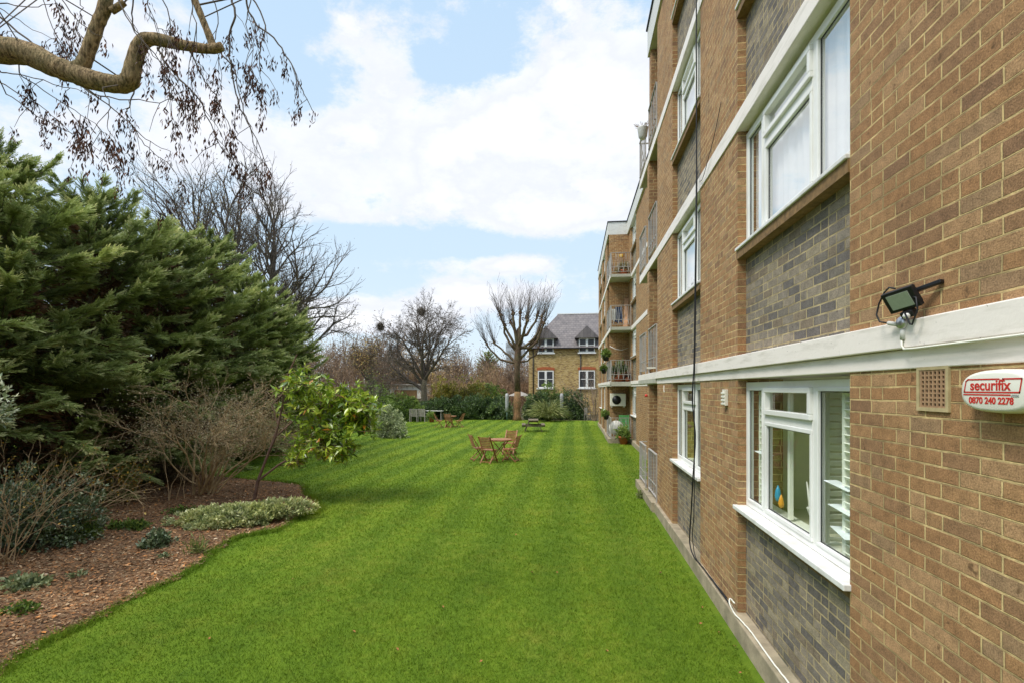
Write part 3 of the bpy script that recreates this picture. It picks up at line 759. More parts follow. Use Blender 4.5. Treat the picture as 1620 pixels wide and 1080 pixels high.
M['rhodo'] = leaf_mat('glossy_yellow_green_leaves', [(0,(.08,.15,.02)),(.3,(.20,.31,.025)),(.6,(.40,.50,.045)),(.85,(.58,.62,.12)),(.93,(.70,.70,.42)),(1,(.60,.26,.04))], .3, .3, 2., .6)
M['varieg'] = leaf_mat('cream_edged_leaves', [(0,(.10,.15,.05)),(.25,(.22,.28,.09)),(.5,(.55,.58,.25)),(1,(.82,.82,.52))], .2, .45, 3.)
M['silver'] = leaf_mat('silver_green_leaves', [(0,(.08,.12,.05)),(.35,(.27,.33,.16)),(.7,(.55,.60,.34)),(1,(.80,.80,.56))], .2, .45, 2.)
M['holly'] = leaf_mat('dark_bluish_leaves', [(0,(.04,.065,.03)),(.45,(.11,.16,.07)),(.75,(.26,.33,.19)),(1,(.68,.70,.50))], .12, .3, 2., .6)
M['brownshrub'] = leaf_mat('dull_brown_leaves', [(0,(.13,.10,.06)),(.4,(.28,.22,.13)),(.7,(.28,.28,.13)),(1,(.48,.38,.26))], .15, .6, 1.5)
M['yellowleaf'] = leaf_mat('yellow_autumn_leaves', [(0,(.30,.15,.03)),(.6,(.50,.32,.05)),(1,(.62,.48,.16))], .3, .6)
M['keys'] = leaf_mat('brown_ash_keys', [(0,(.03,.014,.01)),(.6,(.085,.036,.022)),(1,(.19,.075,.035))], .2, .7)
M['green'] = leaf_mat('mid_green_leaves', [(0,(.045,.085,.018)),(.5,(.14,.22,.035)),(1,(.32,.42,.09))], .25, .5, 1.)
M['olive'] = leaf_mat('olive_leaves', [(0,(.10,.10,.02)),(.5,(.24,.23,.035)),(1,(.42,.36,.05))], .25, .5, 1.)
M['pampas'] = leaf_mat('strappy_leaves', [(0,(.09,.13,.03)),(.6,(.26,.30,.09)),(1,(.50,.48,.22))], .25, .6, 1.)
M['farleaf'] = leaf_mat('far_russet_leaves', [(0,(.15,.095,.06)),(.35,(.27,.175,.11)),(.65,(.40,.28,.14)),(.85,(.58,.42,.12)),(1,(.24,.25,.10))], .25, .8, .25)

def rotv(rg, d, ang):
    """d tilted by ang in a random plane"""
    r = Vector((rg.gauss(0,1),rg.gauss(0,1),rg.gauss(0,1))); x = d.cross(r).normalized()
    return (d*math.cos(ang)+x*math.sin(ang)).normalized()
def grow(rg, p, d, L, r, lev, cfg, S, tips):
    """recursive limb; rows of frusta go to S, end points to tips"""
    n = cfg['seg'][min(lev,len(cfg['seg'])-1)]; st = L/n; r1 = r*cfg.get('taper',.55)
    for i in range(n):
        d2 = (d+Vector((rg.gauss(0,1),rg.gauss(0,1),rg.gauss(0,1)))*cfg['wob']+Vector((0,0,cfg['up'][min(lev,len(cfg['up'])-1)]))).normalized()
        q = p+d2*st; ra = r+(r1-r)*i/n; rb_ = r+(r1-r)*(i+1)/n
        S.append((*p,*q,ra,rb_))
        if lev < cfg['depth'] and i >= cfg['first'][min(lev,len(cfg['first'])-1)]:
            k = cfg['side'][min(lev,len(cfg['side'])-1)]
            k = int(k)+(rg.random() < k-int(k))
            for _ in range(k):
                a = math.radians(rg.uniform(*cfg['ang']))
                grow(rg, q, rotv(rg,d2,a), L*cfg['len'][min(lev,len(cfg['len'])-1)]*rg.uniform(.65,1.15)*(1-.35*i/n), max(rb_*rg.uniform(.45,.7),cfg['rmin']), lev+1, cfg, S, tips)
        p = q; d = d2
    if lev < cfg['depth']:
        for _ in range(cfg.get('fork',2)):
            grow(rg, p, rotv(rg,d,math.radians(rg.uniform(12,38))), L*cfg['len'][min(lev,len(cfg['len'])-1)]*rg.uniform(.7,1.1), max(r1*.8,cfg['rmin']), lev+1, cfg, S, tips)
    else: tips.append((*p,*d))

def bare_tree(name, loc, H, r, seed, label, cat='tree', cfg=None, trunkH=.3, lean=(0,0), mat='bark', twig='twig', group=None, leaves=None, limbs=5, limb_len=.45, limb_ang=(25,55), sides=4, fork0=None):
    rg = random.Random(seed); root = empty(name, loc, 0, label, cat, group)
    c = dict(depth=3, seg=(5,4,3,3), wob=.16, up=(.06,.05,.05,.04), first=(1,0,0,0), side=(1.3,1.2,1,1), ang=(25,60), len=(.55,.55,.55,.5), rmin=.008, fork=2)
    c.update(cfg or {})
    TS = []; p = Vector((0,0,-.1)); d = Vector((lean[0],lean[1],1)).normalized(); pts = []; rad = []
    n = 6; 
    for i in range(n+1):
        pts.append(p.copy()); f = i/n; rad.append(r*(1.35 if i==0 else 1-.35*f)); p = p+(d+Vector((rg.gauss(0,.05),rg.gauss(0,.05),0)))*(H*trunkH+.1)/n
    top = pts[-1]; mb = MB().tube(pts, rad, 12); mb.build('trunk', M[mat], root)
    S = []; tips = []
    for k in range(limbs):
        az = 2*PI*k/limbs+rg.uniform(-.5,.5); a = math.radians(rg.uniform(*limb_ang))
        dd = Vector((math.cos(az)*math.sin(a), math.sin(az)*math.sin(a), math.cos(a)))
        if k == 0: dd = (d+Vector((rg.gauss(0,.1),rg.gauss(0,.1),0))).normalized()
        q = pts[rg.choice((4,5,6,6))] if k else top
        grow(rg, q.copy(), dd, H*limb_len*rg.uniform(.8,1.1), r*(.62 if k == 0 else rg.uniform(.35,.55)), 0, c, S, tips)
    link('branches', seg_mesh('branches', S, sides), M[twig], root)
    if leaves:
        cnt, size, lm_ = leaves; tp = np.array(tips); g2 = np.random.default_rng(seed)
        idx = g2.integers(0, len(tp), cnt); P = tp[idx,:3]+g2.normal(size=(cnt,3))*.25
        link('foliage', leaf_mesh('foliage', P, g2.normal(size=(cnt,3))+[0,0,-.6], size, size*.6, g2), M[lm_], root)
    return root, tips

# ---- conifers: fans of feathery sprays along tiers of limbs
def conifer_mesh(seed, H, R, nb=170):
    rg = np.random.default_rng(seed); LP=[];LD=[];LL=[];LT=[];LU=[]; S=[]
    for b in range(nb):
        z = H*(.03+.95*((b+rg.random())/nb)**.92); f = z/H
        Rz = R*min(1., .80+1.6*f)*(1-f**3.2)**.85+.16
        a = rg.uniform(0,2*PI); L = Rz*rg.uniform(.74,1.14)
        d = np.array([math.cos(a),math.sin(a),0]); lift = rg.uniform(-.10,.55)+.5*f**2; droop = rg.uniform(.05,.42)*(1-f)
        ns = 7; pts=[]
        for i in range(ns+1):
            t = i/ns; pts.append(np.array([0,0,z])+d*L*t+np.array([0,0,1])*(lift*L*t-droop*L*t*t*1.4+.10*L*t**4))
        for i in range(ns): S.append((*pts[i],*pts[i+1],.022*(1-i/ns)+.005,.022*(1-(i+1)/ns)+.004))
        nf = int(17+L*16)
        for k in range(nf):
            t = .30+.72*rg.random()**.75; t = min(t,1.); i = min(int(t*ns),ns-1); p = pts[i]+(pts[i+1]-pts[i])*(t*ns-i)
            ax = (pts[i+1]-pts[i]); ax /= np.linalg.norm(ax)
            sd = np.cross(ax,[0,0,1]); sd /= np.linalg.norm(sd); s = rg.choice((-1,1)); an = rg.uniform(.15,1.05)*(1.15-t*.6)
            fd = ax*math.cos(an)+sd*s*math.sin(an)+np.array([0,0,rg.uniform(-.35,.45)]); fd /= np.linalg.norm(fd)
            fl = rg.uniform(.28,.52)*(1.05-.35*t)*(1.15 if f<.8 else .8)
            up = np.array([0,0,1.])+rg.normal(size=3)*.55
            ls = np.cross(fd,up); ls /= np.linalg.norm(ls)
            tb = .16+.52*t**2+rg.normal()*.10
            m = 9
            for j in range(m):
                u = (j+.6)/m; q = p+fd*fl*u*.9+np.array([0,0,-.10*fl*u*u])
                for sg in (-1,1):
                    dd = fd*.75+ls*sg*(.75-.35*u)+np.array([0,0,rg.uniform(-.15,.05)])
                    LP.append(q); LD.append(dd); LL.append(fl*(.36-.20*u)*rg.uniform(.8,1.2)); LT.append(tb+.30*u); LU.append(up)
            LP.append(p+fd*fl*.8); LD.append(fd); LL.append(fl*.24); LT.append(tb+.38); LU.append(up)
    LP=np.array(LP); LL=np.array(LL)
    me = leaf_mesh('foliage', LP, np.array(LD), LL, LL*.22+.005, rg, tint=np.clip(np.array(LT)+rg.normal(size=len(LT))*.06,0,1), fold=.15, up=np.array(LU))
    # short dead inner growth that darkens the core
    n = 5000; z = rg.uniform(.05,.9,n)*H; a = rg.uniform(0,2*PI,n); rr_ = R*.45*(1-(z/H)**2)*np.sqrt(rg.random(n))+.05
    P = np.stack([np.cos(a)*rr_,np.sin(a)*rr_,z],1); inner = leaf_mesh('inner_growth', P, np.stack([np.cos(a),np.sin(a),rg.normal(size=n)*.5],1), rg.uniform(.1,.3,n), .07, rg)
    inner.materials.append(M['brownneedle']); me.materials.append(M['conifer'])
    bm_ = seg_mesh('branches', S, 4); bm_.materials.append(M['bark'])
    tk = MB().tube([(0,0,-.1),(.03,0,H*.4),(0,.03,H*.97)],[.16,.10,.015],8).mesh('trunk'); tk.materials.append(M['bark'])
    return tk, bm_, inner, me
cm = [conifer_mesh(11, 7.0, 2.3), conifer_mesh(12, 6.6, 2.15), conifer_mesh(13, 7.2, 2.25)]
# (x, y, height scale, label)
cons = [(-11.9,3.6,.93,'tall conifer at the left edge of the photo beside the leaning ash bough',0),
        (-11.3,6.4,.90,'broad dark green conifer second from the left in the row',1),
        (-11.5,8.8,.88,'dense conifer third from the left, sweeping feathery sprays',2),
        (-11.7,11.0,.92,'conifer fourth from the left in the row, behind the bare saplings',0),
        (-11.8,13.2,.95,'fifth conifer from the left, rising behind the brown arching shrub',1),
        (-12.2,15.6,.92,'third conifer from the far end of the row',2),
        (-12.6,18.2,.86,'second conifer from the far end, bright green tips',0),
        (-12.9,20.8,.82,'farthest and lowest looking conifer of the row beside the bare trees',1)]
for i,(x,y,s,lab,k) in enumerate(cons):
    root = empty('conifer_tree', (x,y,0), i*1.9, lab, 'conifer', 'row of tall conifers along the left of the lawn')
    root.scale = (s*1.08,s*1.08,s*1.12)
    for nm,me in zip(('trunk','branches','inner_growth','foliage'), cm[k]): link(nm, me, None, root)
# second row behind closes gaps
for i,(x,y,s) in enumerate(((-15.2,5.5,.86),(-15.4,9.8,.98),(-15.8,14.2,1.0),(-16.2,18.6,.92))):
    root = empty('conifer_tree', (x,y,0), 1+i*2.3, ('nearest','second','third','farthest')[i]+' conifer standing in the rank behind the front row', 'conifer', 'conifers behind the front row')
    root.scale = (s,s,s*1.14)
    for nm,me in zip(('trunk','branches','inner_growth','foliage'), cm[(i+1)%3]): link(nm, me, None, root)

# ---- shrub generator: leaf clusters around twig tips filling an uneven volume
def blob_points(rg, n, rx, ry, rz, lumps=14, shell=.55):
    c = rg.normal(size=(lumps,3)); c = unit(c)*rg.uniform(.35,.75,(lumps,1)); c[:,2] = np.abs(c[:,2])*.95
    R = rg.uniform(.28,.48,lumps); k = rg.integers(0,lumps,n); d = unit(rg.normal(size=(n,3)))
    rad = R[k]*(shell+(1-shell)*rg.random(n)**.5)
    P = c[k]+d*rad[:,None]; P[:,2] = np.abs(P[:,2])
    return P*np.array([rx,ry,rz]), d
def shrub(name, loc, rx, ry, rz, nclu, per, size, asp, mat, seed, label, cat='shrub', stems=9, stemmat='bark', group=None, z0=0, spread=.9, tl=(0,0), upb=.3, shell=.5, parts=True, dark_in=True):
    rg = np.random.default_rng(seed); root = empty(name, loc, 0, label, cat, group)
    P, d = blob_points(rg, nclu, rx, ry, rz, shell=shell); P[:,2] += z0
    if tl != (0,0): P[:,0] += tl[0]*P[:,2]; P[:,1] += tl[1]*P[:,2]
    k = np.repeat(np.arange(nclu), per); n = len(k)
    D = d[k]*.7+rg.normal(size=(n,3))*spread*.6+[0,0,upb]
    L = size*rg.uniform(.6,1.2,n)
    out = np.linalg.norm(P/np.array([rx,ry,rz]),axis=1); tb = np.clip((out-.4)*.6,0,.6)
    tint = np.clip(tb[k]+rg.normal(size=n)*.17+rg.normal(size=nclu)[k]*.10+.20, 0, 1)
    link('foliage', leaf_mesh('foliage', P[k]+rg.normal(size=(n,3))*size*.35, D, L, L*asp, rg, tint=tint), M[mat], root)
    S = []
    ids = rg.choice(nclu, min(nclu, stems*6), replace=False)
    for j,i in enumerate(ids):
        q = P[i]; b = np.array([rg.normal()*rx*.02, rg.normal()*ry*.02, -.03]); m = b+(q-b)*.5+rg.normal(size=3)*.06*max(rx,rz); w = .006+.012*(j<stems)*max(rz,.5)
        S.append((*b,*m,w*1.4,w)); S.append((*m,*q,w,w*.4))
    if stems: link('stems', seg_mesh('stems', S, 5), M[stemmat], root)
    return root

# variegated ground cover
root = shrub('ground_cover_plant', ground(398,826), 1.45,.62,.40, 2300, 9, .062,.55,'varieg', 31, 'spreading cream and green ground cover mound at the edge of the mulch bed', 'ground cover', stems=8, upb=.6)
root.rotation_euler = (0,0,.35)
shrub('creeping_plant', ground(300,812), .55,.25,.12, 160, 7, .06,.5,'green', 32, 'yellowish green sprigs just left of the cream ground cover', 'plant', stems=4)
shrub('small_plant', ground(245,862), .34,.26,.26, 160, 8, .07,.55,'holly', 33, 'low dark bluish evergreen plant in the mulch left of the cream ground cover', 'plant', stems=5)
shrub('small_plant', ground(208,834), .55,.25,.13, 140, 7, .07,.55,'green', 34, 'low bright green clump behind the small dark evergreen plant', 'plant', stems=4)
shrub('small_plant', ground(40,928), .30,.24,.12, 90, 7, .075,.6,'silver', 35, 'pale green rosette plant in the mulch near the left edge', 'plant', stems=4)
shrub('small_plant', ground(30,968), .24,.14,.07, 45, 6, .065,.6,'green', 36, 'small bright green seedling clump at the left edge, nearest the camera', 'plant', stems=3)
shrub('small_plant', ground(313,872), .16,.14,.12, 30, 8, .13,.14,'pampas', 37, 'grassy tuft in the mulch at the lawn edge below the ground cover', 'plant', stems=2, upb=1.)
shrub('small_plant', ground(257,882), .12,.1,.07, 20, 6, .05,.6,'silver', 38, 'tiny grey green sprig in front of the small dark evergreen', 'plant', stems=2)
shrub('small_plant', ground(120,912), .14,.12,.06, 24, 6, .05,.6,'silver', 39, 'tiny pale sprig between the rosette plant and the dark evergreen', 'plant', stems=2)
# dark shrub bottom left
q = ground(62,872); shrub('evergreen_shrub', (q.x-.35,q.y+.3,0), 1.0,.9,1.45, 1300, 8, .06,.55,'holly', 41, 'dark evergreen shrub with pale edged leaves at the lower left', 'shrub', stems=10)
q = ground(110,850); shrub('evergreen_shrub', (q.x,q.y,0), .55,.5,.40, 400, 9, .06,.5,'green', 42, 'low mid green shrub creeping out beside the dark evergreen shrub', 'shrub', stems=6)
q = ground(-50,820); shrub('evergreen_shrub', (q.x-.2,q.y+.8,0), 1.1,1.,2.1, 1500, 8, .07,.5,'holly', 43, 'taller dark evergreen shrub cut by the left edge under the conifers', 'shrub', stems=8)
q = at(-25,610,6.2); shrub('laurel_sapling', (q.x-.45,q.y,0), .6,.6,.8, 300, 8, .075,.4,'holly', 44, 'pale leaved sapling poking in at the left edge in front of the conifers', 'shrub', stems=6, z0=2.1)
# bare arching twig bushes
def twig_bush(name, loc, n, L, seed, label, mat='tantwig', spread=1.0, bias=(0,0,0), r=.008, depth=2, leaves=None, sag=-.03, cat='shrub'):
    rg = random.Random(seed); root = empty(name, loc, 0, label, cat); S=[]; tips=[]
    c = dict(depth=depth, seg=(6,4,3), wob=.13, up=(sag,sag*.7,0), first=(2,1,0), side=(.9,.8,.5), ang=(15,45), len=(.5,.55,.5), rmin=.0022, fork=1, taper=.5)
    for k in range(n):
        a = rg.uniform(0,2*PI); d = Vector((math.cos(a)*spread*rg.random()+bias[0], math.sin(a)*spread*rg.random()+bias[1], 1+bias[2])).normalized()
        grow(rg, Vector((rg.gauss(0,.08),rg.gauss(0,.08),-.03)), d, L*rg.uniform(.6,1.15), r*rg.uniform(.7,1.3), 0, c, S, tips)
    link('stems', seg_mesh('stems', S, 4), M[mat], root)
    if leaves:
        cnt,size,lm_ = leaves; tp=np.array(tips); g2=np.random.default_rng(seed); idx=g2.integers(0,len(tp),cnt)
        link('foliage', leaf_mesh('foliage', tp[idx,:3]+g2.normal(size=(cnt,3))*.05, g2.normal(size=(cnt,3))+[0,0,-.3], size, size*.6, g2), M[lm_], root)
    return root
q = ground(60,850); twig_bush('bare_bush', (q.x+.1,q.y+.1,0), 16, 1.3, 51, 'tangle of bare tan arching twigs over the mulch left of the saplings', bias=(.45,.0,-.2), sag=-.05, r=.011, leaves=(90,.05,'yellowleaf'))
q = ground(45,800); twig_bush('bare_bush', (q.x,q.y,0), 22, 1.8, 52, 'bare tan twig bush behind the dark evergreen shrub, spreading right', bias=(.9,.1,-.35), sag=-.05, r=.007)
q = ground(15,895); twig_bush('orange_twig_bush', (q.x-.15,q.y,0), 22, 1.2, 53, 'upright orange brown twig bush in front of the dark shrub at left edge', bias=(.15,0,.0), sag=.0, leaves=(200,.04,'yellowleaf'))
q = ground(200,800); twig_bush('yellow_leaved_sapling', (q.x,q.y,0), 5, .65, 54, 'slender sapling with pale yellow leaves in front of the dark conifer base', bias=(0,0,.4), sag=.02, leaves=(170,.06,'yellowleaf'), r=.006)
q = ground(276,790); twig_bush('bare_sapling', (q.x,q.y,0), 2, 1.35, 55, 'thin pale bare sapling leaning left, beside the arching brown shrub', bias=(-.25,0,.8), sag=.02, r=.013, spread=.3)
q = ground(288,790); twig_bush('bare_sapling', (q.x,q.y,0), 2, .8, 56, 'short bare sapling standing just right of the taller leaning one', bias=(.1,0,.8), sag=.02, r=.009, spread=.4)
# brown multi-stem shrub
def arching_shrub():
    rg = random.Random(61); q = ground(322,781); root = empty('arching_shrub', q, 0, 'brown multi stemmed shrub with arching pale stems and dense twiggy dome', 'shrub')
    S=[];tips=[]; c = dict(depth=3, seg=(6,4,3,3), wob=.13, up=(-.0,-.01,-.02,0), first=(3,1,0,0), side=(1.1,1.3,1.2,1), ang=(20,55), len=(.42,.6,.6,.6), rmin=.0035, fork=2, taper=.5)
    for k in range(18):
        u = rg.uniform(-.55,1.0); d = Vector((u*.75+.28, rg.gauss(0,.42), 1)).normalized()
        grow(rg, Vector((rg.gauss(0,.13)+u*.12,rg.gauss(0,.15),-.03)), d, 1.9*rg.uniform(.8,1.1), rg.uniform(.022,.038), 0, c, S, tips)
    link('stems', seg_mesh('stems', S, 5), M['tantwig2'], root)
    tp=np.array(tips); g2=np.random.default_rng(61); cnt=11000; idx=g2.integers(0,len(tp),cnt)
    P = tp[idx,:3]+g2.normal(size=(cnt,3))*.13; P = P[P[:,2]>.95]; cnt=len(P)
    link('foliage', leaf_mesh('foliage', P, g2.normal(size=(cnt,3))+[0,0,.2], .045, .018, g2), M['brownshrub'], root)
M['tantwig2'] = simple('mossy_stems', (.42,.30,.16), .85, .35, 5)
arching_shrub()
# shrubs filling beneath the conifers to the right of it
for i,(u,v,rx,rz,mt,lab) in enumerate(((235,768,1.1,1.5,'brownshrub','dull grey brown shrub against the conifer base left of the arching shrub'),
                                    (150,772,1.0,.9,'laurel','low dark shrub in the shade under the conifers'))):
    q = ground(u,v); shrub('undergrowth_shrub', (q.x-.2,q.y+.7,0), rx,.8,rz, 1100, 8, .05,.5, mt, 70+i, lab, 'shrub', stems=10)
# glossy large leaved shrub
def big_leaf_shrub():
    rg = random.Random(81); g2 = np.random.default_rng(81); q0 = ground(402,790); root = empty('large_leaved_shrub', q0, 0, 'leaning shrub with large glossy yellow green leaves over the bed edge', 'shrub')
    dep = EYE*F/(790-614); S=[]; W=[]
    # main limbs as photo positions converted to metres in the shrub's own plane
    def loc(u,v,off=0): return (at(u,v,dep+off)-q0)
    limbs = [([(402,792),(408,760),(425,715),(436,690)],.045),([(436,690),(447,640),(452,600),(470,560)],.028),([(436,690),(470,660),(520,640),(560,650)],.02),
             ([(408,760),(440,735),(480,712),(530,680),(580,662)],.026),([(425,715),(440,670),(430,640),(455,615)],.02),([(480,712),(500,700),(540,705),(562,712)],.014),
             ([(440,735),(455,735),(478,730)],.012),([(447,640),(480,610),(500,595)],.016),([(520,640),(540,620),(575,618)],.013)]
    for pts,r in limbs:
        o0 = rg.uniform(-.2,.2); P = [loc(u,v,o0*i*.5) for i,(u,v) in enumerate(pts)]; n=len(P)
        for i in range(n-1):
            S.append((*P[i],*P[i+1],r*(1-.6*i/n),r*(1-.6*(i+1)/n)))
    cl = []
    for _ in range(500):
        # tips fill an irregular crown
        t = rg.random()
        cu, cv, su, sv = rg.choice([(470,600,28,18),(478,645,36,28),(520,650,42,26),(560,655,28,20),(500,690,36,20),(535,705,24,16),(470,722,10,10),(520,712,26,12),(500,625,36,16),(548,630,30,14),(572,668,20,12),(575,640,16,10)])
        u = rg.gauss(cu,su*.62); v = rg.gauss(cv,sv*.60); 
        p = loc(u,v,rg.gauss(0,.42)); cl.append(p)
    LP=[];LD=[];LL=[];LT=[]; nodes=[Vector(s_[3:6]) for s_ in S]+[(Vector(s_[0:3])+Vector(s_[3:6]))/2 for s_ in S]
    for p in cl:
        ax = (Vector((rg.gauss(.35,.6),rg.gauss(-.1,.6),rg.gauss(.35,.5)))).normalized(); k = rg.randint(6,9); tb = rg.random()
        b = p-ax*.12; nr = min(nodes, key=lambda q_: (q_-b).length); nodes.append(b.copy()); S.append((*nr,*b,.006,.005)); S.append((*b,*p,.005,.004))
        x = ax.orthogonal().normalized(); y = ax.cross(x)
        for j in range(k):
            a = 2*PI*j/k+rg.uniform(-.3,.3); op = rg.uniform(.5,1.5); d = ax*math.cos(op)+(x*math.cos(a)+y*math.sin(a))*math.sin(op)+Vector((0,0,-.25))
            LP.append(p); LD.append(d); LL.append(rg.uniform(.14,.24)); LT.append(min(1,max(0,.15+.5*tb+rg.gauss(0,.15)+(.8 if rg.random()<.03 else 0))))
    link('stems', seg_mesh('stems', S, 6), M['stemred'], root)
    LL=np.array(LL); link('foliage', leaf_mesh('foliage', np.array([list(p) for p in LP]), np.array([list(d) for d in LD]), LL, LL*.36, g2, tint=np.array(LT), fold=.2, up=np.tile([0,0,1.],(len(LL),1))), M['rhodo'], root)
M['stemred'] = simple('red_brown_stem', (.15,.085,.06), .8, .3, 8)
big_leaf_shrub()

# ---- ash bough overhead at top left, trunk standing in the bed beyond the left edge
def ash():
    root = empty('ash_tree', (-7.6,2.4,0), 0, 'ash tree whose crooked tan bough reaches in at the top left with hanging keys', 'tree')
    O = Vector((-7.6,2.4,0)); D = 5.2
    BP = []
    def L(u,v,d=D): return at(u,v,d)-O
    MB().tube([(0,0,-.1),(.05,0,1.5),(.0,.1,3.2),(-.05,.2,5.0),(-.2,.3,7.2),(-.1,.4,9.5)],[.42,.33,.29,.25,.19,.10],14).build('trunk', M['ashbark'], root)
    def limb(name, pts, rad):
        P=[Vector(p) for p in pts]; out=[]; rr_=[]
        for i in range(len(P)-1):
            p0=P[max(i-1,0)];p1=P[i];p2=P[i+1];p3=P[min(i+2,len(P)-1)]
            for k in range(5):
                t=k/5;t2=t*t;t3=t2*t; out.append(.5*((2*p1)+(-p0+p2)*t+(2*p0-5*p1+4*p2-p3)*t2+(-p0+3*p1-3*p2+p3)*t3)); rr_.append((rad[i]+(rad[i+1]-rad[i])*t)*rga.uniform(.94,1.07))
        out.append(P[-1]); rr_.append(rad[-1]); BP.extend(out); MB().tube(out, rr_, 14).build(name, M['ashbark'], root)
    rga = random.Random(3)
    limb('bough', [(0,.2,4.9),L(-90,60,5.0),L(-20,78),L(40,84),L(85,105),L(118,117),L(150,128),L(190,134),L(205,128),L(212,100),L(222,72),L(240,62),L(290,72),L(330,78),L(352,74)], [.2,.15,.125,.118,.105,.10,.092,.082,.085,.075,.068,.062,.05,.047,.042])
    limb('bough', [L(112,116),L(130,104),L(142,75),L(155,38),L(166,10),L(172,-40),L(160,-120),L(190,-260)], [.08,.07,.06,.06,.062,.055,.05,.03])
    limb('bough', [L(338,80),L(332,60),L(322,35),L(308,0),L(285,-60),L(270,-160)], [.036,.036,.033,.034,.034,.03])
    limb('bough', [L(176,18),L(186,12),L(197,4)], [.035,.035,.03])
    # drooping twigs given by photo-like paths
    S=[]; keys=[]
    def tw(pts, r=.010, d=D, jit=.18, kd=1.0):
        dd = d+rga.uniform(-.5,.9)*(jit>0); P=[L(u,v,dd+rga.uniform(-jit,jit)*.3) for u,v in pts]
        Q=[]
        for i in range(len(P)-1):
            p0=P[max(i-1,0)];p1=P[i];p2=P[i+1];p3=P[min(i+2,len(P)-1)]
            for k in range(5):
                t=k/5;t2=t*t;t3=t2*t; Q.append(.5*((2*p1)+(-p0+p2)*t+(2*p0-5*p1+4*p2-p3)*t2+(-p0+3*p1-3*p2+p3)*t3)+Vector((rga.gauss(0,.008),0,rga.gauss(0,.008))))
        Q.append(P[-1]); n=len(Q)
        nr_ = min(BP, key=lambda q_: (q_-Q[0]).length); S.append((*nr_,*Q[0],r,r))
        for i in range(n-1): S.append((*Q[i],*Q[i+1],max(r*(1-.75*i/n),.002),max(r*(1-.75*(i+1)/n),.002)))
        for i in range(2,n):
            if rga.random()<.30*kd:                          # side twiglets that hang
                l=rga.uniform(.12,.42); dv=Vector((rga.gauss(.15,.5),rga.gauss(0,.4),-.75)).normalized(); a=Q[i]; b=a+dv*l*.5; c=b+(dv+Vector((0,0,-.5))).normalized()*l*.5
                S.append((*a,*b,.0035,.003)); S.append((*b,*c,.003,.002))
                if rga.random()<.8*kd: keys.append(c)
                if rga.random()<.3*kd: keys.append(b)
            if rga.random()<.06*kd: keys.append(Q[i])
        keys.append(Q[-1])
    tw([(385,-20),(400,30),(440,70),(465,110),(480,150),(497,178)],.012)
    tw([(360,-20),(372,20),(362,60),(366,110),(380,170),(400,210),(425,268)],.013)
    tw([(395,-10),(420,40),(410,90),(415,135)],.009)
    tw([(250,78),(270,110),(310,150),(330,190),(350,235),(385,262)],.010)
    tw([(300,80),(320,120),(345,160),(372,215),(420,260)],.009)
    tw([(215,-20),(208,30),(222,60),(250,95),(300,140)],.008,kd=.6)
    tw([(345,80),(370,110),(380,160),(395,200),(405,235),(430,280)],.009)
    tw([(-10,20),(60,75),(110,125),(150,150),(200,190),(230,220),(270,240)],.012,kd=.5)
    tw([(150,150),(220,160),(290,160)],.008,kd=.7)
    tw([(215,140),(205,165),(200,185),(215,210),(240,240),(270,262),(290,300)],.008,kd=.6)
    tw([(60,-20),(90,60),(120,100)],.006,kd=.5)
    tw([(90,-10),(130,40),(165,60)],.006,kd=.5)
    tw([(-10,5),(50,12),(90,5)],.006,kd=.3)
    tw([(-10,10),(40,40),(100,70)],.006,kd=.3)
    tw([(0,115),(40,120),(110,140),(150,150)],.007,kd=1.2)
    tw([(0,130),(50,160),(90,190),(130,230)],.007,kd=1.3)
    tw([(10,150),(70,190),(120,215),(190,260)],.006,kd=1.3)
    tw([(30,115),(80,150),(140,190),(180,225)],.006,kd=1.3)
    tw([(180,-10),(215,50),(260,110),(270,170),(285,230)],.007)
    tw([(250,-20),(270,40),(255,90),(262,140),(275,200)],.007)
    tw([(330,-20),(345,30),(340,70),(350,120),(340,170)],.007)
    tw([(300,-10),(310,50),(300,110),(318,160)],.006)
    tw([(240,-20),(235,10),(250,45),(280,50)],.006)
    tw([(80,-20),(95,30),(85,55),(105,80)],.006,kd=1.3)
    tw([(120,-20),(130,15),(120,45)],.005,kd=1.3)
    tw([(400,-10),(390,30),(400,80),(395,120)],.006,kd=1.1)
    tw([(160,140),(175,165),(170,200),(190,230)],.006,kd=1.2)
    link('branches', seg_mesh('branches', S, 5), M['twig'], root)
    g2=np.random.default_rng(5); LP=[];LD=[]
    for c in keys:
        for _ in range(rga.randint(14,30)):
            LP.append((c.x+rga.gauss(0,.026),c.y+rga.gauss(0,.026),c.z+rga.uniform(-.15,.03))); LD.append((rga.gauss(0,.35),rga.gauss(0,.35),-1))
    n=len(LP); Lk=g2.uniform(.045,.075,n); link('hanging_keys', leaf_mesh('hanging_keys', np.array(LP), np.array(LD), Lk, Lk*.26, g2, tint=g2.random(n)), M['keys'], root)
ash()

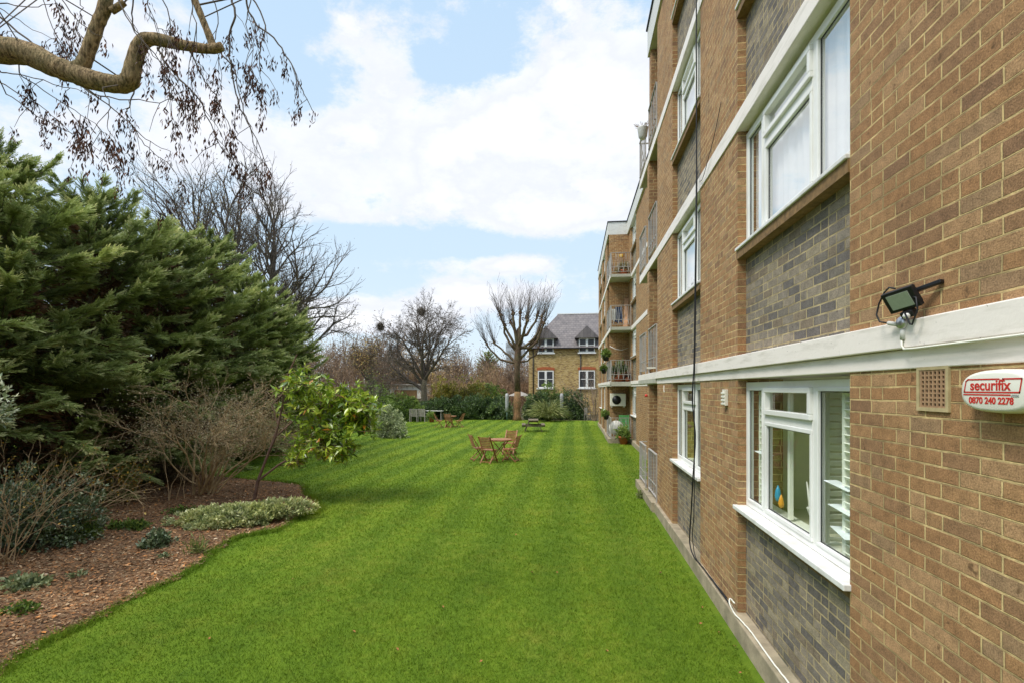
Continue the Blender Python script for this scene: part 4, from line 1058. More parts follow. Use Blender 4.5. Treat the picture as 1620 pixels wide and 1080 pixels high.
# ---- bare trees beyond the conifers
bt = dict(depth=3, seg=(6,4,4,3), up=(.07,.08,.09,.08), side=(1.3,1.2,1.1,1.), rmin=.009, ang=(22,50), wob=.13)
bare_tree('bare_tree', at(345,640,27)*Vector((1,1,0)) if False else (at(362,640,27).x,at(362,640,27).y,0), 17.5, .26, 101, 'tall bare tree with few brown leaves rising over the middle conifers', cfg=bt, trunkH=.35, limbs=5, limb_len=.33, limb_ang=(12,38), leaves=(900,.10,'brownshrub'))
p = at(428,640,29); bare_tree('bare_tree', (p.x,p.y,0), 16.8, .25, 102, 'bare tree with upswept twigs beside the far end of the conifers', cfg=bt, trunkH=.4, limbs=6, limb_len=.31, limb_ang=(15,45), leaves=(500,.10,'brownshrub'))
p = at(478,640,30); bare_tree('bare_tree', (p.x,p.y,0), 8.6, .24, 103, 'grey trunked bare tree with wide rightward crown and brown seed clusters', cfg=dict(bt,up=(.03,.02,.03,.02)), trunkH=.5, limbs=6, limb_len=.42, limb_ang=(30,75), leaves=(2600,.09,'brownshrub'))
p = at(300,640,26); bare_tree('bare_tree', (p.x,p.y,0), 14.5, .2, 104, 'bare tree with russet seed heads behind the conifers, left of the tallest', cfg=bt, trunkH=.4, limbs=5, limb_len=.33, limb_ang=(12,40), leaves=(900,.09,'farleaf'))
# central spreading tree
p = at(671,640,43.5); 
ct = dict(depth=4, seg=(7,5,4,3,3), up=(.05,.03,.01,-.02,-.02), side=(1.3,1.2,1.0,1.), first=(1,1,0,0), rmin=.009, ang=(25,62), wob=.12, len=(.46,.55,.58,.6), taper=.4)
bare_tree('spreading_tree', (p.x,p.y,0), 9.2, .33, 110, 'large bare spreading tree behind the grey chairs in the middle distance', cfg=ct, trunkH=.36, limbs=8, limb_len=.50, limb_ang=(18,66), mat='bark')
# pollarded tree: knuckled limbs with upright rods
def pollard():
    p = at(818,664,40.6); root = empty('pollarded_tree', (p.x,p.y,0), 0, 'pollarded tree with orange brown trunk and fans of upright shoots', 'tree')
    rg = random.Random(120); MB().tube([(0,0,-.1),(.0,0,.35),(-.02,0,1.0),(.05,0,1.45),(.02,0,1.7),(.05,.0,2.3)],[.42,.30,.25,.36,.28,.25],14).build('lower_trunk', M['redtrunk'], root)
    MB().tube([(.05,0,2.2),(.0,0,4.0),(.05,0,5.0),(.12,0,6.4),(.15,0,7.3)],[.25,.22,.27,.2,.18],14).build('trunk', M['darkbark'], root)
    S=[];R_=[];tips=[]
    def limb(a, b, c, r):
        a,b,c = Vector(a),Vector(b),Vector(c); n=6; prev=a
        for i in range(1,n+1):
            t=i/n; q=a*(1-t)**2+b*2*t*(1-t)+c*t*t+Vector((rg.gauss(0,.05),rg.gauss(0,.05),rg.gauss(0,.05))); S.append((*prev,*q,r*(1-.4*(i-1)/n),r*(1-.4*i/n))); prev=q
        S.append((*prev,*(prev+Vector((0,0,.18))),r*1.3,r*.9)); return prev
    ends=[]
    for k,(bx,by,bz,ex,ey,ez,r) in enumerate(((.9,.2,5.6,1.7,.3,6.6,.12),(1.5,-.2,5.2,2.6,-.4,7.6,.13),(-.8,.1,5.9,-1.3,.2,7.6,.13),(-1.3,.3,5.4,-2.2,.5,6.3,.10),(.6,.3,7.0,.9,.5,8.2,.15),(-.3,-.3,7.6,-.4,-.3,8.4,.15),(1.2,.5,7.0,1.9,.7,8.3,.13),(-.9,-.3,7.2,-1.6,-.5,8.3,.12),(.2,.5,7.8,.3,.9,8.7,.14),(-1.8,0,4.6,-2.9,.1,6.0,.10),(1.5,.1,4.6,2.0,.2,5.8,.09),(-.3,.8,6.8,-.7,1.4,7.9,.12),(.6,-.8,6.6,1.1,-1.3,7.7,.12),(2.0,0,6.2,2.3,.1,8.2,.12))):
        st=(.1,0,rg.uniform(4.6,7.2) if ez>7 else 4.6); ends.append((limb(st,(bx*.88,by,bz),(ex*.86,ey,ez),r), (ex,ey,ez)))
    for e,(ex,ey,ez) in ends:
        for _ in range(rg.randint(26,36)):
            az=math.atan2(ey,ex)+rg.gauss(0,1.3); t_=rg.uniform(.05,.65); d=Vector((math.cos(az)*t_+ex*.10,math.sin(az)*t_,1)).normalized(); q=e.copy(); L_=rg.uniform(1.1,2.9); n=4
            for i in range(n):
                d=(d+Vector((rg.gauss(0,.06),rg.gauss(0,.06),.10))).normalized(); w=q+d*L_/n; R_.append((*q,*w,.014*(1-.2*i),.014*(1-.2*(i+1)))); 
                if i and rg.random()<.35:
                    dd=rotv(rg,d,.45); R_.append((*w,*(w+dd*rg.uniform(.3,.7)),.011,.007))
                q=w
    link('limbs', seg_mesh('limbs', S, 8), M['darkbark'], root); link('shoots', seg_mesh('shoots', R_, 3), M['twig'], root)
    g2=np.random.default_rng(9); P=np.array([list(e) for e,_ in ends]); idx=g2.integers(0,len(P),700)
    link('foliage', leaf_mesh('foliage', P[idx]+g2.normal(size=(700,3))*.22, g2.normal(size=(700,3)), .12,.08,g2), M['keys'], root)
pollard()
# lone dense twig ball high in spreading tree
def nest(u,v,d,lab):
    c = at(u,v,d); rg=np.random.default_rng(int(u)); n=900; dd=unit(rg.normal(size=(n,3))); P=dd*rg.uniform(.05,.32,(n,1))
    root = link('bird_nest', leaf_mesh('bird_nest', P, rg.normal(size=(n,3)), .3,.035,rg), M['twig']); root.location=c; tag(root, lab, 'nest')
nest(667,494,43.2,'dark twiggy ball high in the spreading bare tree'); nest(602,517,43.2,'dark twiggy ball at the left tip of the spreading tree')
# small orchard-like tree left of the round bush
p = at(592,660,36); bare_tree('small_tree', (p.x,p.y,0), 3.6, .14, 130, 'small bare tree with forked mossy trunk behind the round pale bush', cfg=dict(bt,depth=3,rmin=.01,up=(.03,.02,.02,.02)), trunkH=.35, limbs=5, limb_len=.36, limb_ang=(25,62), leaves=(1500,.08,'green'))
# round variegated bush on lawn
q = ground(618,691); shrub('round_bush', (q.x,q.y,0), 1.0,.95,1.75, 1500, 9, .11,.34,'silver', 140, 'rounded pale variegated bush standing alone on the lawn', 'shrub', stems=14)
q = ground(575,700)
# hedge shrubs across the far end
hg = [(690,662,2.0,2.35,'laurel'),(722,663,2.1,2.2,'laurel'),(752,663,2.0,2.2,'laurel'),(784,663,1.9,2.25,'laurel'),(851,662,1.4,2.3,'laurel'),(905,662,1.8,2.5,'laurel'),(640,650,1.7,2.3,'green')]
labs = ['dark glossy hedge shrub right behind the folding chairs, leftmost of the hedge','dark hedge shrub second from the left, below the olive bush','dark hedge shrub third from left in the far hedge','dark hedge shrub just left of the grey post and pollard','dark evergreen shrub just right of the pollarded trunk','dark evergreen shrub between the right hand post and the flats','mid green bush behind the round pale bush']
for i,(u,v,r,h,mt) in enumerate(hg):
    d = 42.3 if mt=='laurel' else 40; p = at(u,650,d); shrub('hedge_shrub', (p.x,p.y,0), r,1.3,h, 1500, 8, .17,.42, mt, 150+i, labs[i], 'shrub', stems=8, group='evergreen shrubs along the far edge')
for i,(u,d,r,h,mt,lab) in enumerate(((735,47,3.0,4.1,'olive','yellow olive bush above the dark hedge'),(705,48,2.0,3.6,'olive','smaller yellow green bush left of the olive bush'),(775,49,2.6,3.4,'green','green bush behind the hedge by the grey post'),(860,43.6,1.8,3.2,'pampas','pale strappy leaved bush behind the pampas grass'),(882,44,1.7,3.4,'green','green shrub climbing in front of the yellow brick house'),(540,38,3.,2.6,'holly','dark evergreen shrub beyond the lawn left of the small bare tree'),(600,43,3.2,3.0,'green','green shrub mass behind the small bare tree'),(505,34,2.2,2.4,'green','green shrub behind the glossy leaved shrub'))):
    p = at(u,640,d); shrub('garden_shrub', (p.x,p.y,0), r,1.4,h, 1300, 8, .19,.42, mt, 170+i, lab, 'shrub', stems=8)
# pampas clump
def pampas():
    p = ground(868,665); root = empty('pampas_grass', (p.x,p.y-.3,0), 0, 'fountain shaped clump of pampas grass at the foot of the far hedge', 'grass'); rg=np.random.default_rng(4); n=900; a=rg.uniform(0,2*PI,n); t=rg.uniform(.15,.75,n); L=rg.uniform(1.2,2.2,n); P=[];D=[];LL=[];
    z=np.zeros(n); q=np.stack([np.cos(a)*.12,np.sin(a)*.12,z],1); d=np.stack([np.cos(a)*t,np.sin(a)*t,1-.3*t],1)
    S=[]
    for k in range(4):
        d=unit(d); P.append(q.copy()); D.append(d.copy()); LL.append(L/4*1.15); q=q+d*(L/4)[:,None]; d[:,2]-=.42; 
    link('leaves', leaf_mesh('leaves', np.concatenate(P), np.concatenate(D), np.concatenate(LL), .035, rg), M['pampas'], root)
pampas()
p = at(940,655,40); twig_bush('bare_bush', (p.x,p.y,0), 26, 3.3, 201, 'bare brown climber bush at the far corner of the flats', bias=(0,0,.3), sag=.0, r=.022, depth=2, mat='wood_far')
# woodland mass beyond
def woodland():
    rg = random.Random(300); S=[]; tips=[]
    c = dict(depth=2, seg=(5,4,3), wob=.14, up=(.06,.07,.07), first=(1,0,0), side=(1.6,1.5,1.2), ang=(18,50), len=(.45,.55,.5), rmin=.022, fork=2)
    for k in range(130):
        u = rg.uniform(380,860); d = rg.uniform(56,95); p = at(u,640,d); h = rg.uniform(5.0,9.5)*(1.15 if u<640 else .85)
        base = Vector((p.x,p.y,0)); S.append((*base,*(base+Vector((0,0,h*.3))),.12,.10))
        for _ in range(3): grow(rg, base+Vector((0,0,h*rg.uniform(.1,.3))), rotv(rg,Vector((0,0,1)),rg.uniform(.05,.4)), h*.5, .08, 0, c, S, tips)
    root = link('woodland', seg_mesh('woodland', S, 3), M['wood_far']); tag(root, 'distant brown leafless woodland beyond the garden', 'woodland', kind='stuff')
    tp=np.array(tips); g2=np.random.default_rng(3); n=60000; idx=g2.integers(0,len(tp),n); P=tp[idx,:3]+g2.normal(size=(n,3))*[.8,.8,.9]
    tn = np.clip(.35+.3*np.sin(P[:,0]*.35+P[:,1]*.13)+g2.normal(size=n)*.15,0,1); 
    keep = g2.random(n) < np.where(tn>.5,1.,.6)
    P=P[keep]; tn=tn[keep]; n=len(P)
    o = link('woodland_leaves', leaf_mesh('woodland_leaves', P, g2.normal(size=(n,3)), .22,.10,g2,tint=tn), M['farleaf']); tag(o, 'russet and yellow leaves clinging in the distant woodland', 'foliage', kind='stuff')
    # understorey scrub
    n=60000; u=g2.uniform(330,860,n); d=g2.uniform(50,80,n); xc=(u-810)/F; X=(xc*CT-ST)*d; Y=(xc*ST+CT)*d
    Z = g2.random(n)**.8*(3.2+1.2*np.sin(X*.5)+.8*np.sin(X*1.3+1))
    o = link('scrub', leaf_mesh('scrub', np.stack([X,Y,Z],1), g2.normal(size=(n,3))*[.5,.5,1]+[0,0,.8], .55,.06,g2,tint=np.clip(.3+.2*np.sin(X*.4)+g2.normal(size=n)*.15,0,1)), M['farleaf']); tag(o, 'brown leafless scrub at the foot of the distant woodland', 'undergrowth', kind='stuff')
woodland()
p = at(771,640,75); root = empty('evergreen_tree', (p.x,p.y,0), 0, 'dark evergreen tree top showing above the distant woodland', 'tree')
root.scale=(.8,.8,1.12)
for nm,me in zip(('trunk','branches','inner_growth','foliage'), cm[0]): link(nm, me, None, root)
p = at(590,640,52); bare_tree('bare_tree', (p.x,p.y,0), 8.8, .25, 131, 'bare tree with brown leaf clusters left of the spreading tree', cfg=bt, trunkH=.35, limbs=6, limb_len=.35, limb_ang=(20,55), leaves=(4500,.16,'farleaf'))
# ------------------------------------------------------------------ garden furniture
M['teak'] = simple('oiled_teak', (.30,.135,.055), .6, .35, 14, bumps=.2)
M['greyteak'] = simple('silvered_teak', (.30,.27,.23), .8, .25, 10)
M['picnic'] = simple('mossy_timber', (.15,.12,.075), .85, .4, 8)
def folding_chair(mat='teak'):
    """slatted folding chair facing +Y, back at -Y"""
    r = empty('folding_chair')
    m = MB()
    for k in range(6): m.box(-.21,.21,-.17+k*.066,-.115+k*.066,.435,.452)
    m.box(-.225,-.20,-.18,.22,.41,.436); m.box(.20,.225,-.18,.22,.41,.436); m.build('seat', M[mat], r)
    m = MB()
    for k in range(7):
        z=.50+k*.058; y=-.175-(z-.45)*.32; m.box(-.2,.2,y-.008,y+.008,z,z+.044)
    m.build('backrest', M[mat], r)
    for s in (-1,1):
        MB().bar((s*.215,.24,0),(s*.215,-.325,.92),.025,.045,up=(1,0,0)).build('leg', M[mat], r)
        MB().bar((s*.185,-.26,0),(s*.185,.20,.43),.022,.04,up=(1,0,0)).build('leg', M[mat], r)
    m = MB(); m.box(-.21,.21,.20,.23,.06,.09); m.box(-.18,.18,-.25,-.22,.04,.07); m.build('stretcher', M[mat], r)
    return r
def round_table(mat='teak'):
    r = empty('garden_table'); m = MB(); n=9
    for k in range(n):
        y=-.4+.8*(k+.5)/n; hw=math.sqrt(max(.42**2-y*y,.01)); m.box(-hw,hw,y-.041,y+.041,.715,.735)
    m.build('tabletop', M[mat], r); m=MB(); m.lathe([(.40,.69),(.42,.69),(.42,.713),(.40,.713)], n=16); m.build('apron', M[mat], r)
    for s in (-1,1):
        MB().bar((-.30,s*.22,0),(.28,s*.22,.70),.03,.045,up=(0,1,0)).build('leg', M[mat], r)
        MB().bar((.30,s*.18,0),(-.28,s*.18,.70),.03,.045,up=(0,1,0)).build('leg', M[mat], r)
    m=MB(); m.box(-.02,.02,-.2,.2,.33,.36); m.box(-.28,-.25,-.2,.2,.06,.09); m.box(.25,.28,-.2,.2,.06,.09); m.build('stretcher', M[mat], r); return r
ch0 = folding_chair(); tb0 = round_table(); used=[False,False]
def place(proto, i, loc, rz, label, cat, group):
    o = proto if not used[i] else copy_tree(proto); used[i]=True
    o.location=loc; o.rotation_euler=(0,0,rz); o['label']=label; o['category']=cat; o['group']=group; return o
c = ground(790,727); G1='folding chairs around the nearer teak table'; G2='folding chairs around the farther teak table'
place(tb0,1,(c.x,c.y+.15,0),.25,'round slatted teak table on the lawn, nearer of the two','table','teak garden tables')
for (u,v,face,lab) in ((773,731,(.35,1),'teak folding chair with its slatted back to the camera, in front of the nearer table'),(757,727,(1,.55),'teak folding chair at the left of the nearer table'),(808,729,(-1,.25),'teak folding chair turned sideways at the right of the nearer table'),(806,718,(-.2,-1),'teak folding chair on the far side of the nearer table')):
    p = ground(u,v); place(ch0,0,(p.x,p.y,0),math.atan2(-face[0],face[1]),lab,'chair',G1)
c2 = ground(711,675)
place(tb0,1,(c2.x,c2.y+.2,0),.1,'round slatted teak table farther off near the hedge','table','teak garden tables')
for (u,v,face,lab) in ((694,675,(1,.2),'teak folding chair left of the farther table'),(710,675.5,(.1,1),'teak folding chair in front of the farther table'),(727,675,(-1,.1),'teak folding chair right of the farther table')):
    p = ground(u,v); place(ch0,0,(p.x,p.y,0),math.atan2(-face[0],face[1]),lab,'chair',G2)
# picnic bench
def picnic():
    p = ground(843,682); r = empty('picnic_table', (p.x,p.y+.3,0), .10, 'weathered wooden picnic table with attached benches on the far lawn', 'picnic table'); r.scale=(.82,.95,.95)
    m=MB()
    for k in range(5): m.box(-.36+k*.145,-.22+k*.145,-.8,.8,.70,.74)
    m.build('tabletop', M['picnic'], r)
    for s in (-1,1):
        m=MB(); m.box(s*.70-.13,s*.70-.005,-.8,.8,.42,.46); m.box(s*.70+.005,s*.70+.13,-.8,.8,.42,.46); m.build('bench', M['picnic'], r)
        for e in (-1,1): MB().bar((s*.26,e*.58,.70),(s*.62,e*.58,0),.045,.10,up=(0,1,0)).build('leg', M['picnic'], r)
    for e in (-1,1): m=MB(); m.box(-.83,.83,e*.62-.02,e*.62+.02,.33,.42); m.box(-.34,.34,e*.62-.02,e*.62+.02,.61,.70); m.build('cross_beam', M['picnic'], r)
picnic()
# grey chairs and long table on a small terrace
def patio_chair(loc, rz, lab, grp):
    r = empty('garden_armchair', loc, rz, lab, 'chair', grp)
    m=MB(); m.box(-.26,.26,-.24,.26,.40,.44); m.build('seat', M['greyteak'], r)
    m=MB(); m.box(-.26,.26,-.29,-.25,.95,1.0)
    for k in range(8): m.box(-.235+k*.062,-.20+k*.062,-.285,-.26,.44,.95)
    m.build('backrest', M['greyteak'], r)
    for s in (-1,1):
        MB().box(s*.27-.025,s*.27+.025,-.30,-.25,0,1.0).build('leg', M['greyteak'], r); MB().box(s*.27-.025,s*.27+.025,.21,.26,0,.64).build('leg', M['greyteak'], r)
        MB().box(s*.27-.03,s*.27+.03,-.25,.29,.641,.67).build('armrest', M['greyteak'], r)
p1=ground(655,666.5); p2=ground(669,666.5)
patio_chair((p1.x,p1.y,0),.1,'grey wooden garden armchair under the spreading tree, left of a pair','weathered garden armchairs'); patio_chair((p2.x,p2.y,0),-.1,'grey wooden garden armchair under the spreading tree, right of a pair','weathered garden armchairs')
p=ground(675,664); r=empty('long_table',(p.x+.2,p.y+.6,0),0,'long pale table behind the pair of grey armchairs','table'); MB().box(-1.9,1.0,-.4,.4,.72,.76).build('tabletop',M['greypl'],r)
for a,b in ((-1.8,-.3),(-1.8,.3),(.9,-.3),(.9,.3)): MB().box(a-.03,a+.03,b-.03,b+.03,0,.72).build('leg',M['greyteak'],r)
p=ground(932,664); patio_chair((p.x,p.y+.1,0),-1.2,'grey wooden garden armchair by the far corner of the flats','weathered garden armchairs')
tag(MB().box(at(640,664,41).x,at(700,664,41).x,40.2,43.5,-.01,.06).build('terrace',M['conc']),kind='structure')
def potted(loc, s, mt, seed, lab, nm='potted_plant', hang=False):
    r = shrub(nm, loc, .28*s,.28*s,.42*s, 160, 8, .09*s,.4, mt, seed, lab, 'potted plant', stems=4, z0=.22*s)
    pm = MB().lathe([(.12*s,0),(.16*s,.22*s),(.175*s,.23*s),(.175*s,.27*s),(.15*s,.27*s)],n=14); pm.build('pot', M['teracotta'] if not hang else M['black'], r); return r
p=ground(683,667); potted((p.x,p.y,0),1.3,'green',210,'potted green plant between the grey armchairs and the farther teak table')
# covered rotary dryers
for u,lab in ((802,'grey covered post left of the pollarded tree'),(888.5,'grey covered post right of the pampas grass')):
    p=ground(u,664.5); r=empty('covered_post',(p.x,p.y,0),0,lab,'post','covered drying posts at the far end of the lawn')
    MB().lathe([(.035,-.05),(.035,.75)],n=10).build('pole',simple('green_pole',(.10,.17,.13),.5,.1,9) if 'pm' not in M else M['pm'],r)
    MB().lathe([(.06,.72),(.11,.75),(.13,1.2),(.14,1.9),(.12,2.12),(.05,2.16)],n=12).build('cover',M['greycover'] if 'greycover' in M else simple('grey_cover',(.36,.36,.36),.8,.2,6),r)
# fence, shed and parasols beyond the hedge
p=at(618,650,47); q=at(668,650,47); r=empty('wooden_fence',(p.x,p.y,0),0,'low brown panel fence behind the grey armchairs','fence')
n=9; Wd=(q.x-p.x)
for k in range(n): 
    MB().box(Wd*k/n+.02,Wd*(k+1)/n-.02,-.015,.015,.05,1.55).build('fence_panel',M['fence'] if 'fence' in M else M['picnic'],r)
MB().box(0,Wd,-.03,.03,1.551,1.63).build('fence_rail',M['picnic'],r)
p=at(641,640,55); r=empty('garden_shed',(p.x,p.y,0),0,'cream garden building with a flat roof glimpsed behind the fence','shed')
MB().box(-3.6,2.4,-1.5,1.5,0,2.9).build('wall',M['ac'],r); MB().box(-3.9,2.7,-1.8,1.8,2.9,3.05).build('roof',M['greyteak'],r); MB().box(-.6,1.8,-1.53,-1.5,1.3,2.4).build('window',M['timber'],r)
p=at(822,637,47); r=empty('garden_parasol',(p.x,p.y,0),0,'cream parasol behind the pollarded tree','parasol'); MB().lathe([(.03,0),(.03,2.5)],n=8).build('pole',M['greyteak'],r)
MB().lathe([(1.1,1.85),(1.0,1.93),(.05,2.3)],n=8).build('canopy',M['greyteak'],r)
p=at(816,600,150); r=empty('tower_block',(p.x,p.y,0),0,'pale grey tower block in the far distance left of the yellow house','building')
MB().box(-2.6,2.6,-3,3,0,16.).build('wall',simple('far_concrete',(.42,.45,.48),.8,.05,.2),r)
for k in range(7):
    MB().box(-2.2,2.2,-3.03,-3.0,3+k*1.9,4.+k*1.9).build('window',M['greymetal'],r)
# ---- yellow brick house
def house():
    D=50.; o=at(838,640,D); r=empty('brick_house',(o.x,o.y,0),-.02,'yellow brick house with slate mansard roof and two dormers beyond the hedge','house')
    R=Matrix.Identity(4); W=11.5; pxm=D/F
    eav=EYE+(614-551)*pxm; rid=EYE+(614-500)*(D+4)/F
    X0=-.1
    MB().box(X0,W,0,8,0,eav).build('wall',M['yellow_brick'],r)
    m=MB(); hip=2.7
    m.add([(X0-.25,-.25,eav),(W+.2,-.25,eav),(W+.2,8.2,eav),(X0-.25,8.2,eav),(X0+hip,4-.6,rid),(W-1,4-.6,rid),(W-1,4.6,rid),(X0+hip,4.6,rid)],[(0,1,5,4),(1,2,6,5),(2,3,7,6),(3,0,4,7),(4,5,6,7),(3,2,1,0)])
    m.build('roof',M['slate'],r)
    MB().box(X0-.3,W+.2,-.33,-.26,eav-.06,eav+.03).build('gutter',M['black'],r)
    MB().box(X0+hip-.1,W-1,3.35,3.45,rid,rid+.1).build('ridge',M['whitepaint'],r)
    for xx in (.35,5.0): MB().tube([(xx,-.06,1),(xx,-.06,eav)],.05,8).build('drainpipe',M['black'],r)
    wx=[(863.5-838)*pxm, (927.5-838)*pxm]
    for i,xc in enumerate(wx):
        w=1.55; z0=EYE+(614-612)*pxm-.05; z1=EYE+(614-585)*pxm-.05
        def win(z0,z1,y,n='window',cx=xc,w=w):
            m=MB(); f=.1
            m.box(cx-w/2,cx+w/2,y-.04,y+.05,z0,z0+f); m.box(cx-w/2,cx+w/2,y-.04,y+.05,z1-f,z1); m.box(cx-w/2,cx-w/2+f,y-.04,y+.05,z0+f,z1-f); m.box(cx+w/2-f,cx+w/2,y-.04,y+.05,z0+f,z1-f); m.box(cx-.11,cx+.11,y-.045,y+.05,z0+f,z1-f)
            for s in (-1,1):
                a,b=sorted((cx+s*.11,cx+s*(w/2-f))); m.box(a,b,y-.02,y+.05,(z0+z1)/2-.03,(z0+z1)/2+.03)
            o_=m.build(n,M['whitepaint'],r); MB().box(cx-w/2+.05,cx+w/2-.05,y+.052,y+.06,z0+.05,z1-.05).build('backing',M['dark'],o_)
            MB().box(cx-w/2+.05,cx+w/2-.05,y+.01,y+.014,z0+.05,z1-.05).build('pane',M['darkpane'],o_)
            MB().box(cx-w/2-.12,cx+w/2+.12,y-.12,y+.02,z0-.12,z0-.002).build('sill',M['whitepaint'],o_); return o_
        win(z0,z1,-.07)
        m=MB(); n=10; vs=[]
        for k in range(n+1):
            t=k/n*2-1; x=xc+t*(w/2+.1); h=.10*(1-t*t); vs+=[(x,-.06,z1+.02+h),(x,-.06,z1+.27+h),(x,.0,z1+.02+h),(x,.0,z1+.27+h)]
        m.add(vs,[(4*k,4*k+1,4*k+5,4*k+4) for k in range(n)]+[(4*k+1,4*k+3,4*k+7,4*k+5) for k in range(n)]); m.build('arch_lintel',M['teracotta'],r)
        # dormer
        dz0=EYE+(614-558)*pxm; dz1=EYE+(614-536)*pxm; apex=EYE+(614-517)*pxm
        dm=MB().box(xc-w/2-.18,xc+w/2+.18,.0,3.0,eav-.02,dz1+.05).build('dormer',M['slate'],r)
        g=MB(); hw=w/2+.42; zb=dz1; g.add([(xc-hw,-.35,zb),(xc+hw,-.35,zb),(xc,-.35,apex),(xc-hw,4,zb),(xc+hw,4,zb),(xc,4,apex)],[(0,1,2),(1,4,5,2),(3,0,2,5),(0,3,4,1)]); g.build('dormer_gable',M['slate'],dm)
        win(dz0,dz1,-.07,'dormer_window')
house()
# ---- life on the far balconies
def bp(name, mb, mat, lab, cat, grp=None, bevel=0): return tag(mb.build(name, mat, bevel=bevel), lab, cat, grp)
r = empty('air_conditioner',(2.05,25.0,2.0),0,'cream air conditioning unit hung under the first floor balcony of the far wing','air conditioner')
MB().box(-.30,.42,-.30,.18,-.30,.30).build('casing',M['ac'],r,.02)
me=MB().lathe([(.21,-.01),(.21,.012)],n=20).mesh('fan_grille'); me.transform(Matrix.Translation((-.02,-.31,0))@Matrix.Rotation(PI/2,4,'X')); link('fan_grille',me,M['black'],r)
MB().box(-.26,-.22,-.28,.2,-.36,-.302).build('bracket',M['ac'],r); MB().box(.32,.36,-.28,.2,-.36,-.302).build('bracket',M['ac'],r)
r = empty('folding_chair_green',(2.35,24.6,.2),0,'green slatted folding chair on the ground floor balcony of the far wing','chair'); r.name='balcony_chair'
m=MB(); 
for k in range(7): m.box(-.22,.22,-.23,-.20,.48+k*.09,.54+k*.09)
m.build('backrest',M['greenpl'],r); MB().box(-.22,.22,-.2,.22,.42,.45).build('seat',M['greenpl'],r)
for s in (-1,1):
    MB().box(s*.22-.015,s*.22+.015,-.24,-.2,0,1.1).build('leg',M['greenpl'],r); MB().box(s*.22-.015,s*.22+.015,.18,.21,0,.42).build('leg',M['greenpl'],r)
r = empty('balcony_table',(1.98,24.25,.2),0,'round white tabletop tilted up on the ground floor balcony','table')
me=MB().lathe([(.34,-.012),(.34,.012)],n=24).mesh('tabletop'); me.transform(Matrix.Translation((0,0,.5))@Matrix.Rotation(PI/2-.1,4,'X')); link('tabletop',me,M['greypl'],r); MB().tube([(0,.05,0),(0,.02,.5)],.02,8).build('leg',M['greypl'],r)
q = (2.25,23.55,0); potted(q,1.35,'green',221,'bushy green potted plant on the lawn by the far ground floor balcony')
potted((1.52,24.4,1.08),.8,'green',222,'green plant hanging over the left side of the ground floor far balcony',hang=True)
potted((1.50,24.3,3.85),1.0,'green',223,'fern like plant on the first floor railing of the far wing',hang=True)
potted((1.50,25.9,3.3),.8,'green',224,'green basket on the lawn side of the far wing, behind the first floor fern',hang=True)
potted((2.2,24.9,2.88),1.7,'laurel',225,'tall leafy plant filling the first floor far balcony')
potted((2.5,24.3,2.88),.7,'keys',226,'small red potted plant at the right of the first floor far balcony')
potted((2.35,24.7,7.85),1.2,'brownshrub',227,'dried brown plant on the top far balcony')
m=MB(); m.tube([(1.75,25.15,4.6),(2.0,25.05,4.45),(2.3,25.05,4.4),(2.6,25.1,4.5)],.015,6); bp('garland_wire',m,M['whitepaint'],'sagging white line strung over the first floor far balcony','cable')
m=MB().lathe([(.07,-.01),(.09,0),(.07,.012)],n=16); me=m.mesh('s'); me.transform(Matrix.Rotation(PI/2,4,'X')); o=link('sun_ornament',me,M['yellow'] if 'yellow' in M else simple('yellow_paint',(.75,.45,.04),.5,.05,9)); o.location=(2.3,25.2,9.0); tag(o,'small yellow sun ornament on the brick of the top far balcony','ornament')
M['denim']=simple('dark_blue_cloth',(.03,.05,.10),.9,.3,8); M['skin']=simple('tan_board',(.45,.25,.13),.8,.2,8)
def cloth(x,z,w,h,mt,lab):
    n=8; vs=[]
    for k in range(n+1): xx=x-w/2+w*k/n; yy=24.5+.03*math.sin(k*2.1); vs+=[(xx,yy,z),(xx,yy,z-h+.04*math.sin(k*1.3))]
    bp('hung_cloth',MB().add(vs,[(2*k,2*k+1,2*k+3,2*k+2) for k in range(n)],True),mt,lab,'laundry')
cloth(2.1,6.4,.35,.75,M['denim'],'dark blue garment hung behind the second floor far balcony railing'); cloth(1.9,6.3,.22,.55,M['greypl'],'pale cloth hung left of the dark blue garment')
bp('leaning_board',MB().bar((2.4,24.3,5.42),(2.55,25.15,6.9),.2,.03),M['skin'],'tan board leaning against the second floor far balcony wall','board')
# ground floor plant at the near balcony step
q=(1.66,11.2,.2); shrub('small_plant',(1.62,12.15,.02),.18,.35,.18,60,7,.06,.4,'pampas',230,'weedy green sprigs on the step of the near balconies','plant',stems=3)
# ------------------------------------------------------------------ camera, sky, sun
cam = bpy.data.cameras.new('camera'); co = bpy.data.objects.new('camera', cam); COL.objects.link(co); sc.camera = co
cam.sensor_width = 36; cam.lens = F/1620*36; cam.shift_y = 74/1620; cam.clip_end = 5000; cam.clip_start = .05
co.location = (0,0,EYE); co.rotation_euler = (PI/2, 0, TH)
SUN_AZ = math.radians(-126); SUN_EL = math.radians(56)      # azimuth from +Y towards +X
w = bpy.data.worlds.new('World'); sc.world = w; w.use_nodes = True
class WT(NT):
    def __init__(s): s.t = w.node_tree; s.t.nodes.clear(); s.out = s.t.nodes.new('ShaderNodeOutputWorld')
t = WT()
sky = t.n('ShaderNodeTexSky', {'sky_type':'NISHITA','sun_disc':False,'sun_elevation':SUN_EL,'sun_rotation':SUN_AZ,'air_density':1.0,'dust_density':1.2,'ozone_density':1.5})
g = t.n('ShaderNodeTexCoord').outputs['Generated']
sep = t.n('ShaderNodeSeparateXYZ', i0=g)
az = t.math('ARCTAN2', sep.outputs[0], sep.outputs[1]); el = t.math('ARCSINE', sep.outputs[2])
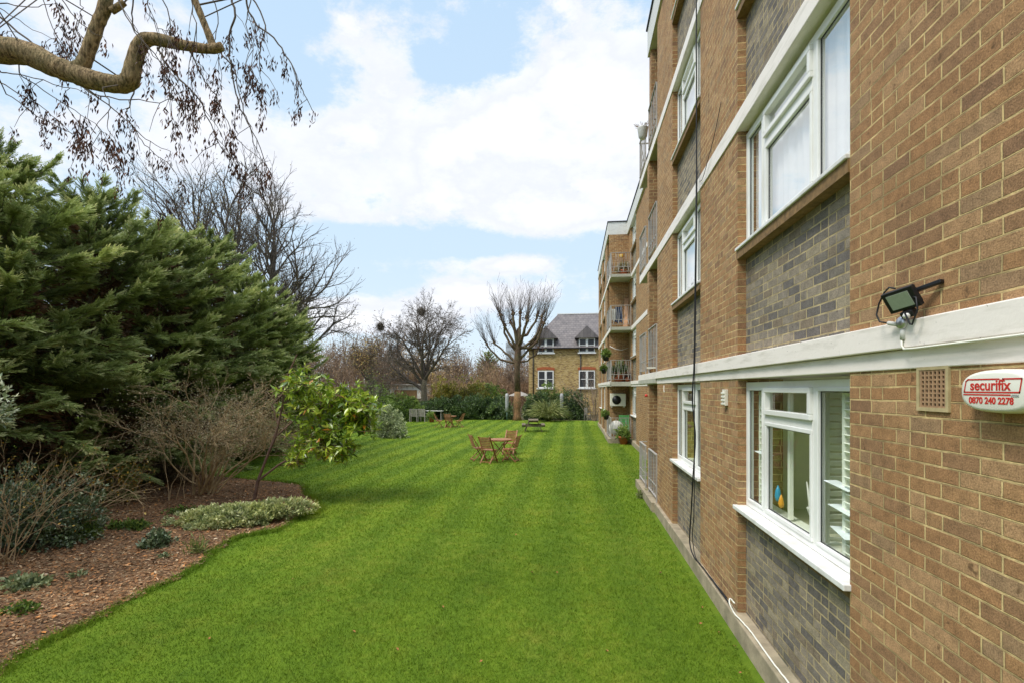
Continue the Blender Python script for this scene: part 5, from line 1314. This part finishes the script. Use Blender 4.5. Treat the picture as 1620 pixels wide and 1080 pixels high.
def azel(u, v):
    p = at(u, v, 1.)-Vector((0,0,EYE)); p.normalize(); return math.atan2(p.x,p.y), math.asin(p.z)
vec = t.n('ShaderNodeCombineXYZ', i0=t.math('MULTIPLY', az, 1.0), i1=t.math('MULTIPLY', el, 1.7), i2=.37).outputs[0]
n1 = t.math('ADD', t.math('MULTIPLY', t.noise(3.4, 10, .62, vec, Distortion=.3), 1.05), t.math('MULTIPLY', t.noise(9., 10, .70, vec), .85)); n2 = t.noise(7.0, 6, .55, vec)
dens = t.math('SUBTRACT', n1, 1.05)
#           u    v    su   sv  amp
blobs = [(740,205,240,90,.40),(960,110,110,80,.42),(560,70,110,60,.38),(900,235,160,60,.40),(520,250,140,70,.25),(650,300,180,40,.25),(880,340,85,28,.60),(590,345,110,22,.30),(800,420,60,16,.55),
         (560,495,70,26,.5),(730,470,70,26,.60),(850,470,90,18,.28),(640,510,130,22,.30),(80,260,130,60,.35),(170,40,170,50,.30),(250,200,120,60,.28),(1120,260,140,120,.4),
         (775,55,45,35,-.30),(690,105,70,30,-.25),(480,30,60,40,-.25),(700,385,260,18,-.25),(430,110,70,60,-.25),(520,440,140,26,-.2),(900,500,40,40,-.1)]
for u,v,su,sv,am in blobs:
    a0,e0 = azel(u,v); a1,_ = azel(u+su,v); _,e1 = azel(u,v-sv)
    x = t.math('DIVIDE', t.math('SUBTRACT', az, a0), abs(a1-a0)*1.1); y = t.math('DIVIDE', t.math('SUBTRACT', el, e0), abs(e1-e0))
    q = t.math('ADD', t.math('MULTIPLY',x,x), t.math('MULTIPLY',y,y))
    dens = t.math('ADD', dens, t.math('MULTIPLY', t.math('EXPONENT', t.math('MULTIPLY', q, -1.)), am))
dens = t.math('ADD', dens, t.mapr(el, .75, 1.1, 0., .35))
cov = t.n('ShaderNodeMapRange', {'interpolation_type':'SMOOTHSTEP'}, i0=dens, i1=-.07, i2=.20).outputs[0]
cov = t.math('MULTIPLY', cov, .96)
shade = t.ramp(t.math('ADD', t.math('MULTIPLY', n2, .6), t.math('MULTIPLY', dens, .35)), [(.25,(9.6,9.8,10.3)),(.40,(8.5,8.8,9.6)),(.52,(10.0,10.15,10.5)),(.66,(10.9,10.9,11.))])
blue = t.mix(.86, sky.outputs[0], t.ramp(el, [(0.,(8.2,9.4,10.4)),(.25,(6.9,8.7,10.4)),(.7,(5.8,7.9,10.2))]))
c = t.mix(cov, blue, shade)
zen = t.n('ShaderNodeVectorMath', {'operation':'SCALE'}, i0=c); t.set(zen.inputs['Scale'], t.mapr(el, .68, 1.1, 1., 2.3)); c = zen.outputs[0]
bg = t.n('ShaderNodeBackground', Color=c, Strength=.108)
t.t.links.new(bg.outputs[0], t.out.inputs[0])
sd = bpy.data.lights.new('sun','SUN'); sd.energy = 3.1; sd.angle = math.radians(18); sd.color = (1,.95,.87)
so = bpy.data.objects.new('sun', sd); COL.objects.link(so)
dv = Vector((math.sin(SUN_AZ)*math.cos(SUN_EL), math.cos(SUN_AZ)*math.cos(SUN_EL), math.sin(SUN_EL)))
so.rotation_euler = dv.to_track_quat('Z','Y').to_euler()
sc.view_settings.view_transform = 'Standard'; sc.view_settings.look = 'None'; sc.view_settings.exposure = 0
sc.cycles.max_bounces = 8; sc.cycles.transparent_max_bounces = 12
